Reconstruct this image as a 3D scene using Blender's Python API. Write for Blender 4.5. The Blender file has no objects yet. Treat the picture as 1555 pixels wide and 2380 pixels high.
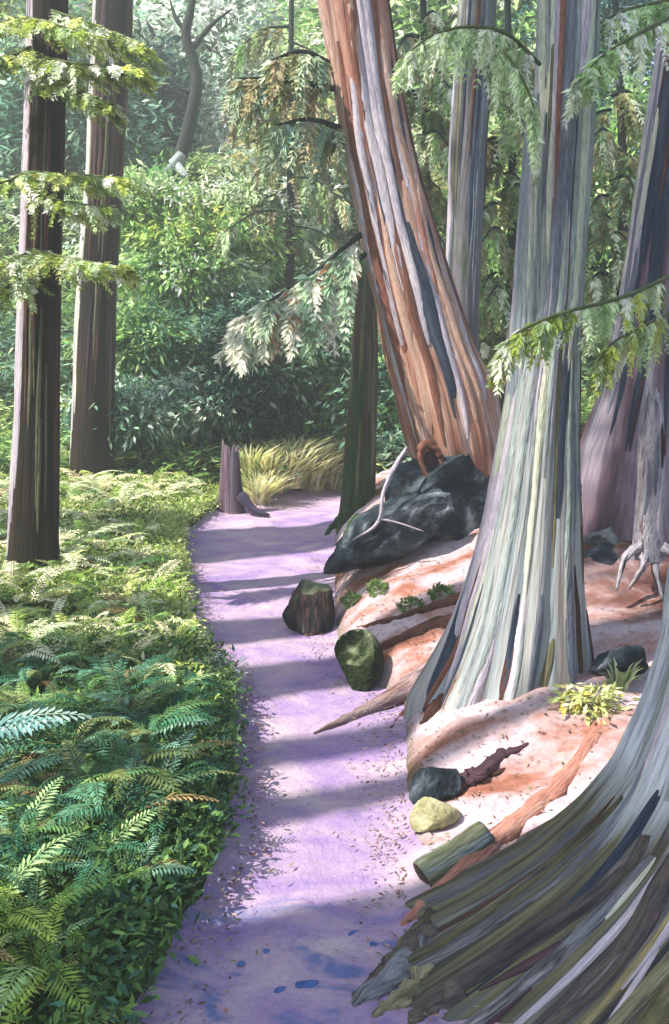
import bpy, bmesh, math, random
import numpy as np
from mathutils import Vector, noise as mnoise

R = math.radians
rng = np.random.default_rng(11)
random.seed(11)
scene = bpy.context.scene
col = scene.collection

# ------------------------------------------------------------------ camera, sky, sun, exposure
CAM_H, PITCH, FPX, W0, H0 = 1.70, R(8.0), 2061.0, 1555.0, 2380.0
cam = bpy.data.cameras.new('camera')
cam.sensor_fit = 'VERTICAL'
cam.angle = 2 * math.atan(H0 / 2 / FPX)
cam.clip_start, cam.clip_end = 0.05, 500
camo = bpy.data.objects.new('camera', cam)
col.objects.link(camo)
camo.location = (0, 0, CAM_H)
camo.rotation_euler = (math.pi / 2 - PITCH, 0, 0)
scene.camera = camo

SUN_EL, SUN_BACK = R(52), R(-20)         # sun stands to the left and a little behind the viewer
to_sun = Vector((-math.cos(SUN_BACK) * math.cos(SUN_EL), math.sin(SUN_BACK) * math.cos(SUN_EL), math.sin(SUN_EL)))
world = bpy.data.worlds.new('World')
scene.world = world
world.use_nodes = True
wn = world.node_tree
sky = wn.nodes.new('ShaderNodeTexSky')
sky.sky_type = 'NISHITA'
sky.sun_disc = False
sky.sun_elevation = SUN_EL
sky.sun_rotation = math.atan2(to_sun.x, to_sun.y)
sky.air_density = 1.0
sky.dust_density = 1.5
bg = wn.nodes['Background']
bg.inputs['Strength'].default_value = 0.115
wn.links.new(sky.outputs[0], bg.inputs[0])
sun = bpy.data.lights.new('sun', 'SUN')
sun.energy = 4.6
sun.angle = R(0.6)
sun.color = (1.0, 0.93, 0.82)
suno = bpy.data.objects.new('sun', sun)
col.objects.link(suno)
suno.rotation_euler = to_sun.to_track_quat('Z', 'Y').to_euler()
scene.view_settings.view_transform = 'Standard'
scene.view_settings.look = 'None'
scene.view_settings.gamma = 1
scene.view_settings.exposure = 1.62
scene.view_settings.use_curve_mapping = False
scene.cycles.max_bounces = 6
scene.cycles.transparent_max_bounces = 4

# ------------------------------------------------------------------ helpers
CA, SA = math.cos(PITCH), math.sin(PITCH)


def P(px, py, Y):
    """world point at forward distance Y seen at (px, py) of the 1555 x 2380 picture"""
    x = (px - W0 / 2) / FPX
    u = -(py - H0 / 2) / FPX
    dy, dz = CA + u * SA, -SA + u * CA
    k = Y / dy
    return np.array([x * k, Y, CAM_H + dz * k])


ALB = .62


def lin(h, k=None):
    k = ALB if k is None else k
    h = h.lstrip('#')
    o = []
    for i in (0, 2, 4):
        v = int(h[i:i + 2], 16) / 255
        o.append(k * (v / 12.92 if v <= 0.04045 else ((v + 0.055) / 1.055) ** 2.4))
    return tuple(o)


def sm(t):
    t = np.clip(t, 0, 1)
    return t * t * (3 - 2 * t)


_perm = rng.random((8, 4096))


def vn1(x, seed=0):
    """smooth 1-D value noise, -1..1"""
    x = np.asarray(x, float)
    i = np.floor(x).astype(int)
    f = x - i
    f = f * f * (3 - 2 * f)
    t = _perm[seed % 8]
    return (t[(i + seed * 131) % 4096] * (1 - f) + t[(i + 1 + seed * 131) % 4096] * f) * 2 - 1


def vn2(x, y, seed=0):
    x = np.asarray(x, float)
    y = np.asarray(y, float)
    i, j = np.floor(x).astype(int), np.floor(y).astype(int)
    fx, fy = x - i, y - j
    fx, fy = fx * fx * (3 - 2 * fx), fy * fy * (3 - 2 * fy)
    t = _perm[seed % 8]

    def h(a, b):
        return t[(a * 73 + b * 1931 + seed * 577 + (a * b) % 37) % 4096]
    return ((h(i, j) * (1 - fx) + h(i + 1, j) * fx) * (1 - fy) + (h(i, j + 1) * (1 - fx) + h(i + 1, j + 1) * fx) * fy) * 2 - 1


def fbm2(x, y, seed=0, o=3):
    s, a = 0, 1
    for k in range(o):
        s = s + a * vn2(np.asarray(x) * 2 ** k, np.asarray(y) * 2 ** k, seed + k)
        a *= .5
    return s


# ------------------------------------------------------------------ path edges measured on the photo, laid on the sloping floor
SLOPE = 0.05


def zpath(Y):
    return SLOPE * (Y - 3)


def Yground(py):
    u = -(py - H0 / 2) / FPX
    r = (-SA + u * CA) / (CA + u * SA)
    return (CAM_H + 3 * SLOPE) / (SLOPE - r)


EDGE = [(3300, 100, 1700), (2600, 240, 1190), (2380, 340, 1050), (2280, 395, 1010), (2180, 432, 985), (2060, 500, 965), (1990, 538, 957),
        (1900, 552, 945), (1760, 553, 940), (1640, 553, 933), (1600, 540, 865), (1540, 485, 795), (1480, 455, 778), (1400, 438, 772),
        (1300, 432, 772), (1240, 436, 778), (1200, 492, 786), (1170, 565, 800), (1150, 650, 850), (1135, 740, 1000)]
EY, EL, ER = [], [], []
for py, a, b in EDGE:
    Y = Yground(py)
    EY.append(Y)
    EL.append(P(a, py, Y)[0])
    ER.append(P(b, py, Y)[0])
EY += [13.0, 16.0]
EL += [1.2, 3.0]
ER += [3.0, 6.0]
EY, EL, ER = map(np.array, (EY, EL, ER))


def xl(Y):
    return np.interp(Y, EY, EL)


def xr(Y):
    return np.interp(Y, EY, ER)


def gz(x, y):
    x = np.asarray(x, float)
    y = np.asarray(y, float)
    z = zpath(np.minimum(y, 14))
    dl, dr = xl(y) - x, x - xr(y)
    wig = 0.02 * vn2(x * 9, y * 9, 1) + 0.012 * vn2(x * 23, y * 23, 2)
    L = .12 * sm(dl / .11) + .15 * (1 - np.exp(-np.maximum(dl, 0) / .8)) + .05 * np.maximum(dl - 2, 0)
    L = L + sm(dl / .3) * (wig + .07 * vn2(x * 2.1, y * 2.1, 3))
    a = np.interp(y, [1.5, 2.4, 3, 3.6, 4.3, 5, 6, 8, 10], [.0, .03, .16, .26, .34, .38, .58, .66, .6])
    Rr = .05 * sm(dr / .06) + a * (1 - np.exp(-np.maximum(dr, 0) / .5)) + .10 * np.maximum(dr - 1.2, 0)
    Rr = Rr + sm(dr / .2) * (wig * .8 + .05 * vn2(x * 2.7 + 5, y * 2.7, 4))
    z = z + np.where(dl > 0, L, 0) + np.where(dr > 0, Rr, 0) - .06 * sm(np.minimum(-dl, -dr) / .08) - .012
    rise = np.clip((y - 11.2 - .5 * vn1(x * .35, 5)) / 4.4, 0, 1)
    hill = 4.5 * (rise ** 1.25) + .12 * np.maximum(y - 15.6, 0)
    side = np.interp(x, [-40, -6, 1.5, 5, 40], [.9, 1, 1, .8, .7])
    z = z + hill * side + np.where(y > 12, .5 * fbm2(x * .4, y * .4, 2), 0) * sm((y - 12) / 3)
    return z


def hit(px, py, y0=1.6, y1=15.):
    """where the sight line through (px, py) meets the ground"""
    for Y in np.arange(y0, y1, .02):
        p = P(px, py, Y)
        g = float(gz(p[0], Y))
        if xl(Y) < p[0] < xr(Y):
            g = max(g, zpath(Y))
        if p[2] <= g:
            return p
    return P(px, py, y1)


# ------------------------------------------------------------------ materials
def new_mat(name):
    m = bpy.data.materials.new(name)
    m.use_nodes = True
    nt = m.node_tree
    return m, nt, nt.nodes['Principled BSDF'], nt.nodes, nt.links


def ramp(N, stops, interp='LINEAR'):
    r = N.new('ShaderNodeValToRGB')
    r.color_ramp.interpolation = interp
    e = r.color_ramp.elements
    while len(e) < len(stops):
        e.new(0.5)
    for k, (p, c) in enumerate(stops):
        e[k].position = p
        e[k].color = (*c[:3], 1)
    return r


def bark(name, cols, su=16, sv=.9, bump=.5, rough=.85, seed=0., lo=.33, hi=.67, low=None, low_z=(.3, .6)):
    """streaks that run along the trunk: UV is in metres, u around and v along"""
    m, nt, b, N, Lk = new_mat(name)
    uv = N.new('ShaderNodeUVMap')
    mp = N.new('ShaderNodeMapping')
    mp.inputs['Scale'].default_value = (su, sv, 1)
    mp.inputs['Location'].default_value = (seed * 7.3, seed * 3.1, 0)
    n1 = N.new('ShaderNodeTexNoise')
    n1.inputs['Scale'].default_value = 1
    n1.inputs['Detail'].default_value = 4
    n1.inputs['Roughness'].default_value = .55
    n1.inputs['Distortion'].default_value = .35
    Lk.new(uv.outputs[0], mp.inputs[0])
    Lk.new(mp.outputs[0], n1.inputs[0])
    k = len(cols)
    cr = ramp(N, [(lo + (hi - lo) * i / (k - 1), lin(c)) for i, c in enumerate(cols)])
    Lk.new(n1.outputs[0], cr.inputs[0])
    base = cr.outputs[0]
    if low:                                   # darker bark towards the roots, part own colour, part painted shade
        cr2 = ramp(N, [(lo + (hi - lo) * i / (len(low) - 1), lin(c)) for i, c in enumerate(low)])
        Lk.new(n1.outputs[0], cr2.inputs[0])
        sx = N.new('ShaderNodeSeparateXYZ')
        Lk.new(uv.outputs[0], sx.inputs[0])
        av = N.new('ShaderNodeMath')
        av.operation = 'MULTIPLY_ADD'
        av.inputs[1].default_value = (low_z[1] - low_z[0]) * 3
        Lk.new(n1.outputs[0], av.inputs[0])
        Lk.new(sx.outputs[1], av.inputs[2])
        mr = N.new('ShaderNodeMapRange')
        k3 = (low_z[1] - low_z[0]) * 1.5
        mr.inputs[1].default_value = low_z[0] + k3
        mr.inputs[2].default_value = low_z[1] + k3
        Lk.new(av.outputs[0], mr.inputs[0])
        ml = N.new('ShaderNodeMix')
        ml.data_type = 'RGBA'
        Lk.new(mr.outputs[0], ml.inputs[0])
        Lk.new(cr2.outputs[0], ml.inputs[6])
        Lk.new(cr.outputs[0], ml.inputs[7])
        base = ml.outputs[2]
    mp2 = N.new('ShaderNodeMapping')
    mp2.inputs['Scale'].default_value = (max(su * 6, 70), sv * 7, 1)
    n2 = N.new('ShaderNodeTexNoise')
    n2.inputs['Detail'].default_value = 5
    n2.inputs['Scale'].default_value = 1
    Lk.new(uv.outputs[0], mp2.inputs[0])
    Lk.new(mp2.outputs[0], n2.inputs[0])
    mx = N.new('ShaderNodeMix')
    mx.data_type = 'RGBA'
    mx.blend_type = 'MULTIPLY'
    mx.inputs[0].default_value = .75
    f = ramp(N, [(.3, (.45, .45, .47)), (.55, (1, 1, 1)), (.75, (1.25, 1.2, 1.2))])
    Lk.new(n2.outputs[0], f.inputs[0])
    Lk.new(base, mx.inputs[6])
    Lk.new(f.outputs[0], mx.inputs[7])
    Lk.new(mx.outputs[2], b.inputs['Base Color'])
    ad = N.new('ShaderNodeMath')
    ad.operation = 'MULTIPLY_ADD'
    ad.inputs[1].default_value = .6
    Lk.new(n1.outputs[0], ad.inputs[0])
    Lk.new(n2.outputs[0], ad.inputs[2])
    bp = N.new('ShaderNodeBump')
    bp.inputs['Strength'].default_value = bump
    bp.inputs['Distance'].default_value = .02
    Lk.new(ad.outputs[0], bp.inputs['Height'])
    Lk.new(bp.outputs[0], b.inputs['Normal'])
    b.inputs['Roughness'].default_value = rough
    b.inputs['Specular IOR Level'].default_value = .2
    return m


def leafmat(name, trans=.35, rough=.55, var=.25):
    m, nt, b, N, Lk = new_mat(name)
    at = N.new('ShaderNodeAttribute')
    at.attribute_name = 'tint'
    tc = N.new('ShaderNodeTexCoord')
    n = N.new('ShaderNodeTexNoise')
    n.inputs['Scale'].default_value = 9
    n.inputs['Detail'].default_value = 3
    Lk.new(tc.outputs['Object'], n.inputs[0])
    f = ramp(N, [(.3, (1 - var,) * 3), (.7, (1 + var,) * 3)])
    Lk.new(n.outputs[0], f.inputs[0])
    mx = N.new('ShaderNodeMix')
    mx.data_type = 'RGBA'
    mx.blend_type = 'MULTIPLY'
    mx.inputs[0].default_value = 1
    Lk.new(at.outputs['Color'], mx.inputs[6])
    Lk.new(f.outputs[0], mx.inputs[7])
    Lk.new(mx.outputs[2], b.inputs['Base Color'])
    b.inputs['Roughness'].default_value = rough
    b.inputs['Specular IOR Level'].default_value = .25
    tr = N.new('ShaderNodeBsdfTranslucent')
    Lk.new(mx.outputs[2], tr.inputs[0])
    ms = N.new('ShaderNodeMixShader')
    ms.inputs[0].default_value = trans
    Lk.new(b.outputs[0], ms.inputs[1])
    Lk.new(tr.outputs[0], ms.inputs[2])
    Lk.new(ms.outputs[0], N['Material Output'].inputs[0])
    return m


def rockmat(name, cols, scale=5, bump=.6, moss=None, stretch=(1, 1, 1), moss_at=.55):
    m, nt, b, N, Lk = new_mat(name)
    tc = N.new('ShaderNodeTexCoord')
    mp = N.new('ShaderNodeMapping')
    mp.inputs['Scale'].default_value = stretch
    Lk.new(tc.outputs['Object'], mp.inputs[0])
    n = N.new('ShaderNodeTexNoise')
    n.inputs['Scale'].default_value = scale
    n.inputs['Detail'].default_value = 7
    n.inputs['Roughness'].default_value = .62
    n.inputs['Distortion'].default_value = .5
    Lk.new(mp.outputs[0], n.inputs[0])
    k = len(cols)
    cr = ramp(N, [(.34 + .34 * i / (k - 1), lin(c)) for i, c in enumerate(cols)])
    Lk.new(n.outputs[0], cr.inputs[0])
    out = cr.outputs[0]
    if moss:
        g = N.new('ShaderNodeNewGeometry')
        sp = N.new('ShaderNodeSeparateXYZ')
        Lk.new(g.outputs['Normal'], sp.inputs[0])
        ad = N.new('ShaderNodeMath')
        ad.operation = 'MULTIPLY_ADD'
        ad.inputs[1].default_value = .7
        Lk.new(n.outputs[0], ad.inputs[0])
        Lk.new(sp.outputs[2], ad.inputs[2])
        mr = N.new('ShaderNodeMapRange')
        mr.inputs[1].default_value = moss_at + .25
        mr.inputs[2].default_value = moss_at + .5
        Lk.new(ad.outputs[0], mr.inputs[0])
        mx = N.new('ShaderNodeMix')
        mx.data_type = 'RGBA'
        Lk.new(mr.outputs[0], mx.inputs[0])
        Lk.new(out, mx.inputs[6])
        mx.inputs[7].default_value = (*lin(moss), 1)
        out = mx.outputs[2]
    Lk.new(out, b.inputs['Base Color'])
    b.inputs['Roughness'].default_value = .9
    b.inputs['Specular IOR Level'].default_value = .2
    n2 = N.new('ShaderNodeTexNoise')
    n2.inputs['Scale'].default_value = scale * 5
    n2.inputs['Detail'].default_value = 6
    Lk.new(mp.outputs[0], n2.inputs[0])
    bp = N.new('ShaderNodeBump')
    bp.inputs['Strength'].default_value = bump
    bp.inputs['Distance'].default_value = .03
    Lk.new(n2.outputs[0], bp.inputs['Height'])
    Lk.new(bp.outputs[0], b.inputs['Normal'])
    return m


LEAF = leafmat('leaf')
LEAF_FAR = leafmat('far_leaf', trans=.5, var=.35)
FROND = leafmat('frond', trans=.3, var=.3)

# ------------------------------------------------------------------ object plumbing
ORG = {}


def tag(o, label=None, cat=None, group=None, kind=None):
    if label:
        o['label'] = label
    if cat:
        o['category'] = cat
    if group:
        o['group'] = group
    if kind:
        o['kind'] = kind
    return o


def thing(name, label, cat, loc, group=None):
    o = bpy.data.objects.new(name, None)
    o.empty_display_size = .1
    col.objects.link(o)
    o.location = [float(v) for v in loc]
    ORG[o] = np.array(loc, float)
    return tag(o, label, cat, group)


def mesh_np(name, V, F, mat, parent=None, uv=None, tint=None, smooth=True):
    """V (n,3) world coords, F list/array of faces (tri or quad array), linked as one object"""
    V = np.asarray(V, np.float32)
    org = ORG.get(parent, np.zeros(3)) if parent else np.zeros(3)
    me = bpy.data.meshes.new(name)
    if isinstance(F, np.ndarray):
        k = F.shape[1]
        me.vertices.add(len(V))
        me.vertices.foreach_set('co', (V - org.astype(np.float32)).ravel())
        me.loops.add(F.size)
        me.loops.foreach_set('vertex_index', F.ravel().astype(np.int32))
        me.polygons.add(len(F))
        me.polygons.foreach_set('loop_start', np.arange(0, F.size, k, dtype=np.int32))
        me.update(calc_edges=True)
    else:
        me.from_pydata((V - org).tolist(), [], F)
        me.update()
    if uv is not None:
        l = me.uv_layers.new(name='UVMap')
        vi = np.empty(len(me.loops), np.int32)
        me.loops.foreach_get('vertex_index', vi)
        l.data.foreach_set('uv', np.asarray(uv, np.float32)[vi].ravel())
    if tint is not None:
        a = me.color_attributes.new('tint', 'FLOAT_COLOR', 'POINT')
        t = np.ones((len(V), 4), np.float32)
        t[:, :3] = tint
        a.data.foreach_set('color', t.ravel())
    me.polygons.foreach_set('use_smooth', np.full(len(me.polygons), smooth))
    me.materials.append(mat)
    me.validate()
    o = bpy.data.objects.new(name, me)
    col.objects.link(o)
    if parent:
        o.parent = parent
        ORG[o] = org
    return o


# ---- trunks: rings read off the outline at one distance, fluted
class Trunk:
    def __init__(s, rows, Y, depth=.95, flute=.10, nf=9, seed=0, lobes=None, twist=0., nv=90, nu=84):
        rows = sorted(rows, key=lambda r: -r[0])                 # bottom to top
        py = np.array([r[0] for r in rows], float)
        l = np.array([P(r[1], r[0], Y)[0] for r in rows])
        r_ = np.array([P(r[2], r[0], Y)[0] for r in rows])
        z = np.array([P(0, r[0], Y)[2] for r in rows])
        t = np.linspace(0, 1, nv)
        t = t ** 1.15
        zz = z[0] + (z[-1] - z[0]) * t
        ll, rr = np.interp(zz, z, l), np.interp(zz, z, r_)
        for _ in range(3):                                        # soften the corners
            ll[1:-1] = (ll[:-2] + 2 * ll[1:-1] + ll[2:]) / 4
            rr[1:-1] = (rr[:-2] + 2 * rr[1:-1] + rr[2:]) / 4
        s.zz, s.cx, s.hw, s.Y = zz, (ll + rr) / 2, (rr - ll) / 2, Y
        s.depth, s.flute, s.nf, s.seed, s.twist = depth, flute, nf, seed, twist
        s.lobes = lobes                                            # (core radius, [(angle, width)]) : roots reach out, core stays round
        s.nv, s.nu = nv, nu
        s.hmin = s.hw.min()

    def at(s, t, z, out=0.):
        t = np.asarray(t, float)
        z = np.asarray(z, float)
        cx, hw = np.interp(z, s.zz, s.cx), np.interp(z, s.zz, s.hw)
        tt = t + s.twist * (z - s.zz[0])
        f = np.abs(vn1(tt / (2 * np.pi) * s.nf + .25 * vn1(z * 1.3, s.seed + 2), s.seed)) * 1.0
        g = np.abs(vn1(tt / (2 * np.pi) * s.nf * 3.1 + 40, s.seed + 1))
        k = 1 + s.flute * .62 - s.flute * (1 - f) - s.flute * .45 * (1 - g) + .03 * vn1(z * 3 + tt, s.seed + 3)
        if s.lobes:
            core, ls = s.lobes
            w = np.zeros_like(tt)
            for a, wd in ls:
                d = np.angle(np.exp(1j * (t - R(a))))
                w = np.maximum(w, np.exp(-(d / R(wd)) ** 2))
            c = np.minimum(core / np.maximum(hw, 1e-6), 1)
            k = k * (c + (1 - c) * w)
        r = hw * k + out
        cc = cx
        if s.lobes:
            cc = cx + 0
        return np.stack([cc + r * np.cos(t), s.Y + s.depth * r * np.sin(t), z + 0 * t], -1)

    def mesh(s, name, mat, parent, ragged=0., cap=True):
        t = np.linspace(np.pi / 2, np.pi / 2 + 2 * np.pi, s.nu + 1)
        T, Z = np.meshgrid(t, s.zz)
        V = s.at(T, Z)
        if ragged:
            top = np.clip((np.arange(s.nv) - s.nv * .6) / (s.nv * .4), 0, 1)[:, None]
            j = (vn1(t * 5, s.seed + 5) + .7 * vn1(t * 13, s.seed + 6))[None]
            V[..., 2] += ragged * top * j * (1)
        rr = np.interp(Z, s.zz, s.hw)
        U = np.stack([(T - np.pi / 2) * s.hw.mean(), Z], -1)
        n = s.nu + 1
        i, j = np.meshgrid(np.arange(s.nv - 1), np.arange(s.nu), indexing='ij')
        F = np.stack([i * n + j, i * n + j + 1, (i + 1) * n + j + 1, (i + 1) * n + j], -1).reshape(-1, 4)
        V = V.reshape(-1, 3)
        U = U.reshape(-1, 2)
        if cap:                                                   # sunken top
            top0 = (s.nv - 1) * n
            c = V[top0:top0 + n].mean(0)
            base = len(V)
            inner = V[top0:top0 + n] * .35 + c * .65 - np.array([0, 0, s.hw[-1] * .35])
            V = np.vstack([V, inner, c - np.array([0, 0, s.hw[-1] * .4])])
            U = np.vstack([U, U[top0:top0 + n] * 1, U[top0:top0 + 1]])
            F2 = [[top0 + a, top0 + a + 1, base + a + 1, base + a] for a in range(s.nu)]
            F2 += [[base + a, base + a + 1, len(V) - 1, len(V) - 1] for a in range(s.nu)]
            F = F.tolist() + [q if q[2] != q[3] else q[:3] for q in F2]
        return mesh_np(name, V, F, mat, parent, uv=U)

    def strip(s, t0, z0, z1, w, proud, mat, parent, drift=0., name='bark_strip', seg=14):
        """a long plate of bark lying on the trunk, thick in the middle, thin at both ends"""
        z = np.linspace(z0, z1, seg + 1)
        a = np.linspace(0, 1, seg + 1)
        prof = np.sin(np.pi * np.clip(a * .96 + .02, 0, 1)) ** .45
        wob = (.25 if name == 'bark_strip' else 1.3) * vn1(z * 3.1 + t0 * 5, int(abs(t0) * 10) % 7)
        tc = t0 + drift * a
        hw = np.interp(z, s.zz, s.hw)
        V = []
        for off, h in ((-1, -.35), (-.55, .85), (.1, 1), (.6, .8), (1, -.35)):
            dt = (off * w * prof * (1 + .3 * vn1(z * 6 + off * 9, 3)) + wob * w) / np.maximum(hw, .05)
            V.append(s.at(tc + dt, z, proud * prof * h))
        V = np.stack(V, 1)
        k = 5
        i, j = np.meshgrid(np.arange(seg), np.arange(k - 1), indexing='ij')
        F = np.stack([i * k + j, i * k + j + 1, (i + 1) * k + j + 1, (i + 1) * k + j], -1).reshape(-1, 4)
        U = np.stack([np.tile(np.linspace(0, 2 * w, k), (seg + 1, 1)) + t0 * 3, np.tile(z[:, None], (1, k))], -1).reshape(-1, 2)
        return mesh_np(name, V.reshape(-1, 3), F, mat, parent, uv=U)


def smooth_pts(pts, n):
    pts = np.asarray(pts, float)
    m = len(pts)
    out = []
    ext = np.vstack([2 * pts[0] - pts[1], pts, 2 * pts[-1] - pts[-2]])
    for q in np.linspace(0, m - 1, n):
        i = min(int(q), m - 2)
        f = q - i
        a, b, c, d = ext[i:i + 4]
        out.append(.5 * ((2 * b) + (-a + c) * f + (2 * a - 5 * b + 4 * c - d) * f * f + (-a + 3 * b - 3 * c + d) * f ** 3))
    return np.array(out)


def tube(name, pts, radii, mat, parent=None, n=24, k=9, lump=.12, seed=0):
    C = smooth_pts(pts, n)
    rad = np.interp(np.linspace(0, 1, n), np.linspace(0, 1, len(radii)), radii)
    T = np.gradient(C, axis=0)
    T /= np.linalg.norm(T, axis=1)[:, None] + 1e-9
    up = np.array([.13, -.3, 1.0]) if abs(T[:, 2]).mean() < .8 else np.array([0., -1, .1])
    S = np.cross(T, up)
    S /= np.linalg.norm(S, axis=1)[:, None] + 1e-9
    B = np.cross(S, T)
    a = np.linspace(0, 2 * np.pi, k, endpoint=False)
    lum = 1 + lump * vn2(a[None] * 1.3 + seed * 3, np.arange(n)[:, None] * .7, seed)
    V = C[:, None] + (rad[:, None] * lum)[..., None] * (np.cos(a)[None, :, None] * S[:, None] + np.sin(a)[None, :, None] * B[:, None])
    seglen = np.concatenate([[0], np.cumsum(np.linalg.norm(np.diff(C, axis=0), axis=1))])
    U = np.stack([np.tile(a * rad.mean(), (n, 1)), np.tile(seglen[:, None], (1, k))], -1).reshape(-1, 2)
    F = []
    for i in range(n - 1):
        for j in range(k):
            j2 = (j + 1) % k
            F.append([i * k + j, i * k + j2, (i + 1) * k + j2, (i + 1) * k + j])
    F.append(list(range(k))[::-1])
    F.append([(n - 1) * k + j for j in range(k)])
    return mesh_np(name, V.reshape(-1, 3), F, mat, parent, uv=U)


# ---- leaves
def nrm(a):
    return a / (np.linalg.norm(a, axis=-1, keepdims=True) + 1e-9)


def leaf_arrays(C, D, N, L, Wd, colr):
    C, D = np.asarray(C), nrm(np.asarray(D))
    S = nrm(np.cross(D, N))
    Nn = np.cross(S, D)
    L = np.broadcast_to(L, (len(C),))[:, None]
    Wd = np.broadcast_to(Wd, (len(C),))[:, None]
    v = np.stack([C, C + D * L * .42 + S * Wd * .5, C + D * L * .46 - Nn * Wd * .16, C + D * L * .42 - S * Wd * .5, C + D * L - Nn * L * .12], 1)
    return v, np.repeat(np.asarray(colr)[:, None, :], 5, 1)


TRI = np.array([[0, 1, 2], [0, 2, 3], [1, 4, 2], [2, 4, 3]])


def leaves(name, packs, mat, parent=None):
    v = np.concatenate([p[0] for p in packs]).reshape(-1, 3)
    c = np.concatenate([p[1] for p in packs]).reshape(-1, 3)
    n = len(v) // 5
    F = (np.arange(n)[:, None, None] * 5 + TRI[None]).reshape(-1, 3)
    return mesh_np(name, v, F, mat, parent, tint=c, smooth=False)


def pal(hexes, n, jit=.18, w=None):
    c = np.array([lin(h, 1.0) for h in hexes])
    i = rng.choice(len(c), n, p=w)
    return np.clip(c[i] * (1 + jit * rng.normal(size=(n, 1))), .003, .95)


def clumps(C, D, cols, n, spread, L, Wd, jit=.45, upn=1.0, fan=0.):
    """brush-like tufts: n leaves round each centre, all roughly along D"""
    m = len(C)
    D = nrm(D)
    S = nrm(np.cross(D, np.array([0, 0, 1.]) + .01))
    B = np.cross(S, D)
    o = rng.normal(size=(m, n, 3)) * np.array(spread)
    pos = C[:, None] + o[..., :1] * D[:, None] + o[..., 1:2] * S[:, None] + o[..., 2:] * B[:, None]
    dd = D[:, None] + jit * rng.normal(size=(m, n, 3)) + fan * (o[..., 1:2] / spread[1]) * S[:, None]
    nn = np.array([0, 0, upn]) + .6 * rng.normal(size=(m, n, 3))
    cc = np.clip(np.repeat(cols[:, None], n, 1) * (1 + .13 * rng.normal(size=(m, n, 1))), .003, .95)
    sz = rng.uniform(.65, 1.3, (m * n,))
    return leaf_arrays(pos.reshape(-1, 3), dd.reshape(-1, 3), nn.reshape(-1, 3), L * sz, Wd * sz, cc.reshape(-1, 3))


# ---- rocks
def rock(name, c, rad, mat, parent=None, seed=0, planes=11, rot=0., rough=.07, sub=4, faces=None, tilt=0.):
    r = np.random.default_rng(seed)
    bm = bmesh.new()
    bmesh.ops.create_icosphere(bm, subdivisions=sub, radius=1)
    d = np.array([v.co[:] for v in bm.verts])
    n = nrm(r.normal(size=(planes, 3)))
    h = r.uniform(.5, .9, planes)
    if faces:
        n, h = nrm(np.array([f_[:3] for f_ in faces], float)), np.array([f_[3] for f_ in faces])
    dots = d @ n.T
    rr = np.min(np.where(dots > .05, h / np.maximum(dots, .05), 9), axis=1)
    rr = np.minimum(rr, 1.12)
    for k, v in enumerate(bm.verts):
        q = Vector(d[k]) * 2.2 + Vector((seed * 3.1, 0, 0))
        rr[k] += rough * mnoise.fractal(q, 1.0, 2.0, 4)
    Vv = d * rr[:, None] * np.array(rad)
    ct, st = math.cos(tilt), math.sin(tilt)
    Vv = np.stack([Vv[:, 0] * ct - Vv[:, 2] * st, Vv[:, 1], Vv[:, 0] * st + Vv[:, 2] * ct], 1)
    cs, sn = math.cos(rot), math.sin(rot)
    Vv = np.stack([Vv[:, 0] * cs - Vv[:, 1] * sn, Vv[:, 0] * sn + Vv[:, 1] * cs, Vv[:, 2]], 1)
    F = np.array([[v.index for v in f.verts] for f in bm.faces])
    bm.free()
    o = mesh_np(name, Vv + np.array(c), F, mat, parent, smooth=True)
    o.data.set_sharp_from_angle(angle=R(24))
    return o


# ================================================================== SETTING
# ---- ground
def axis(a, b, fine0, fine1, fs, cs):
    o = list(np.arange(fine0, fine1 + 1e-6, fs))
    x, s = fine0, fs
    lo = []
    while x > a:
        s = min(s * 1.18, cs)
        x -= s
        lo.append(x)
    x, s = fine1, fs
    hi = []
    while x < b:
        s = min(s * 1.18, cs)
        x += s
        hi.append(x)
    return np.array(lo[::-1] + o + hi)


gx, gy = axis(-70, 70, -2.4, 2.6, .045, 6), axis(-30, 110, 1.6, 9.5, .05, 6)
X, Yg = np.meshgrid(gx, gy)
Z = gz(X, Yg)
n = len(gx)
i, j = np.meshgrid(np.arange(len(gy) - 1), np.arange(n - 1), indexing='ij')
F = np.stack([i * n + j, i * n + j + 1, (i + 1) * n + j + 1, (i + 1) * n + j], -1).reshape(-1, 4)
soil = sm((X - xr(Yg) + .05) / .15) * sm((12.5 - Yg) / 1.5) * sm((5.5 - X) / 2)
duff = sm((X - 1.25 + .3 * vn2(X * 1.5, Yg * 1.5, 2)) / .5) * sm((Yg - 4.3) / .4) * soil
zone = np.stack([soil, duff, 0 * soil], -1).reshape(-1, 3)

gm, nt, b, N, Lk = new_mat('forest_soil')
at = N.new('ShaderNodeAttribute')
at.attribute_name = 'tint'
sp = N.new('ShaderNodeSeparateColor')
Lk.new(at.outputs['Color'], sp.inputs[0])
tc = N.new('ShaderNodeTexCoord')


def nz(scale, st=(1, 1, 1), detail=6, rot=0., dist=.3, rough=.6):
    mp = N.new('ShaderNodeMapping')
    mp.inputs['Scale'].default_value = st
    mp.inputs['Rotation'].default_value = (0, 0, rot)
    Lk.new(tc.outputs['Object'], mp.inputs[0])
    q = N.new('ShaderNodeTexNoise')
    q.inputs['Scale'].default_value = scale
    q.inputs['Detail'].default_value = detail
    q.inputs['Distortion'].default_value = dist
    q.inputs['Roughness'].default_value = rough
    Lk.new(mp.outputs[0], q.inputs[0])
    return q.outputs[0]


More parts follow.
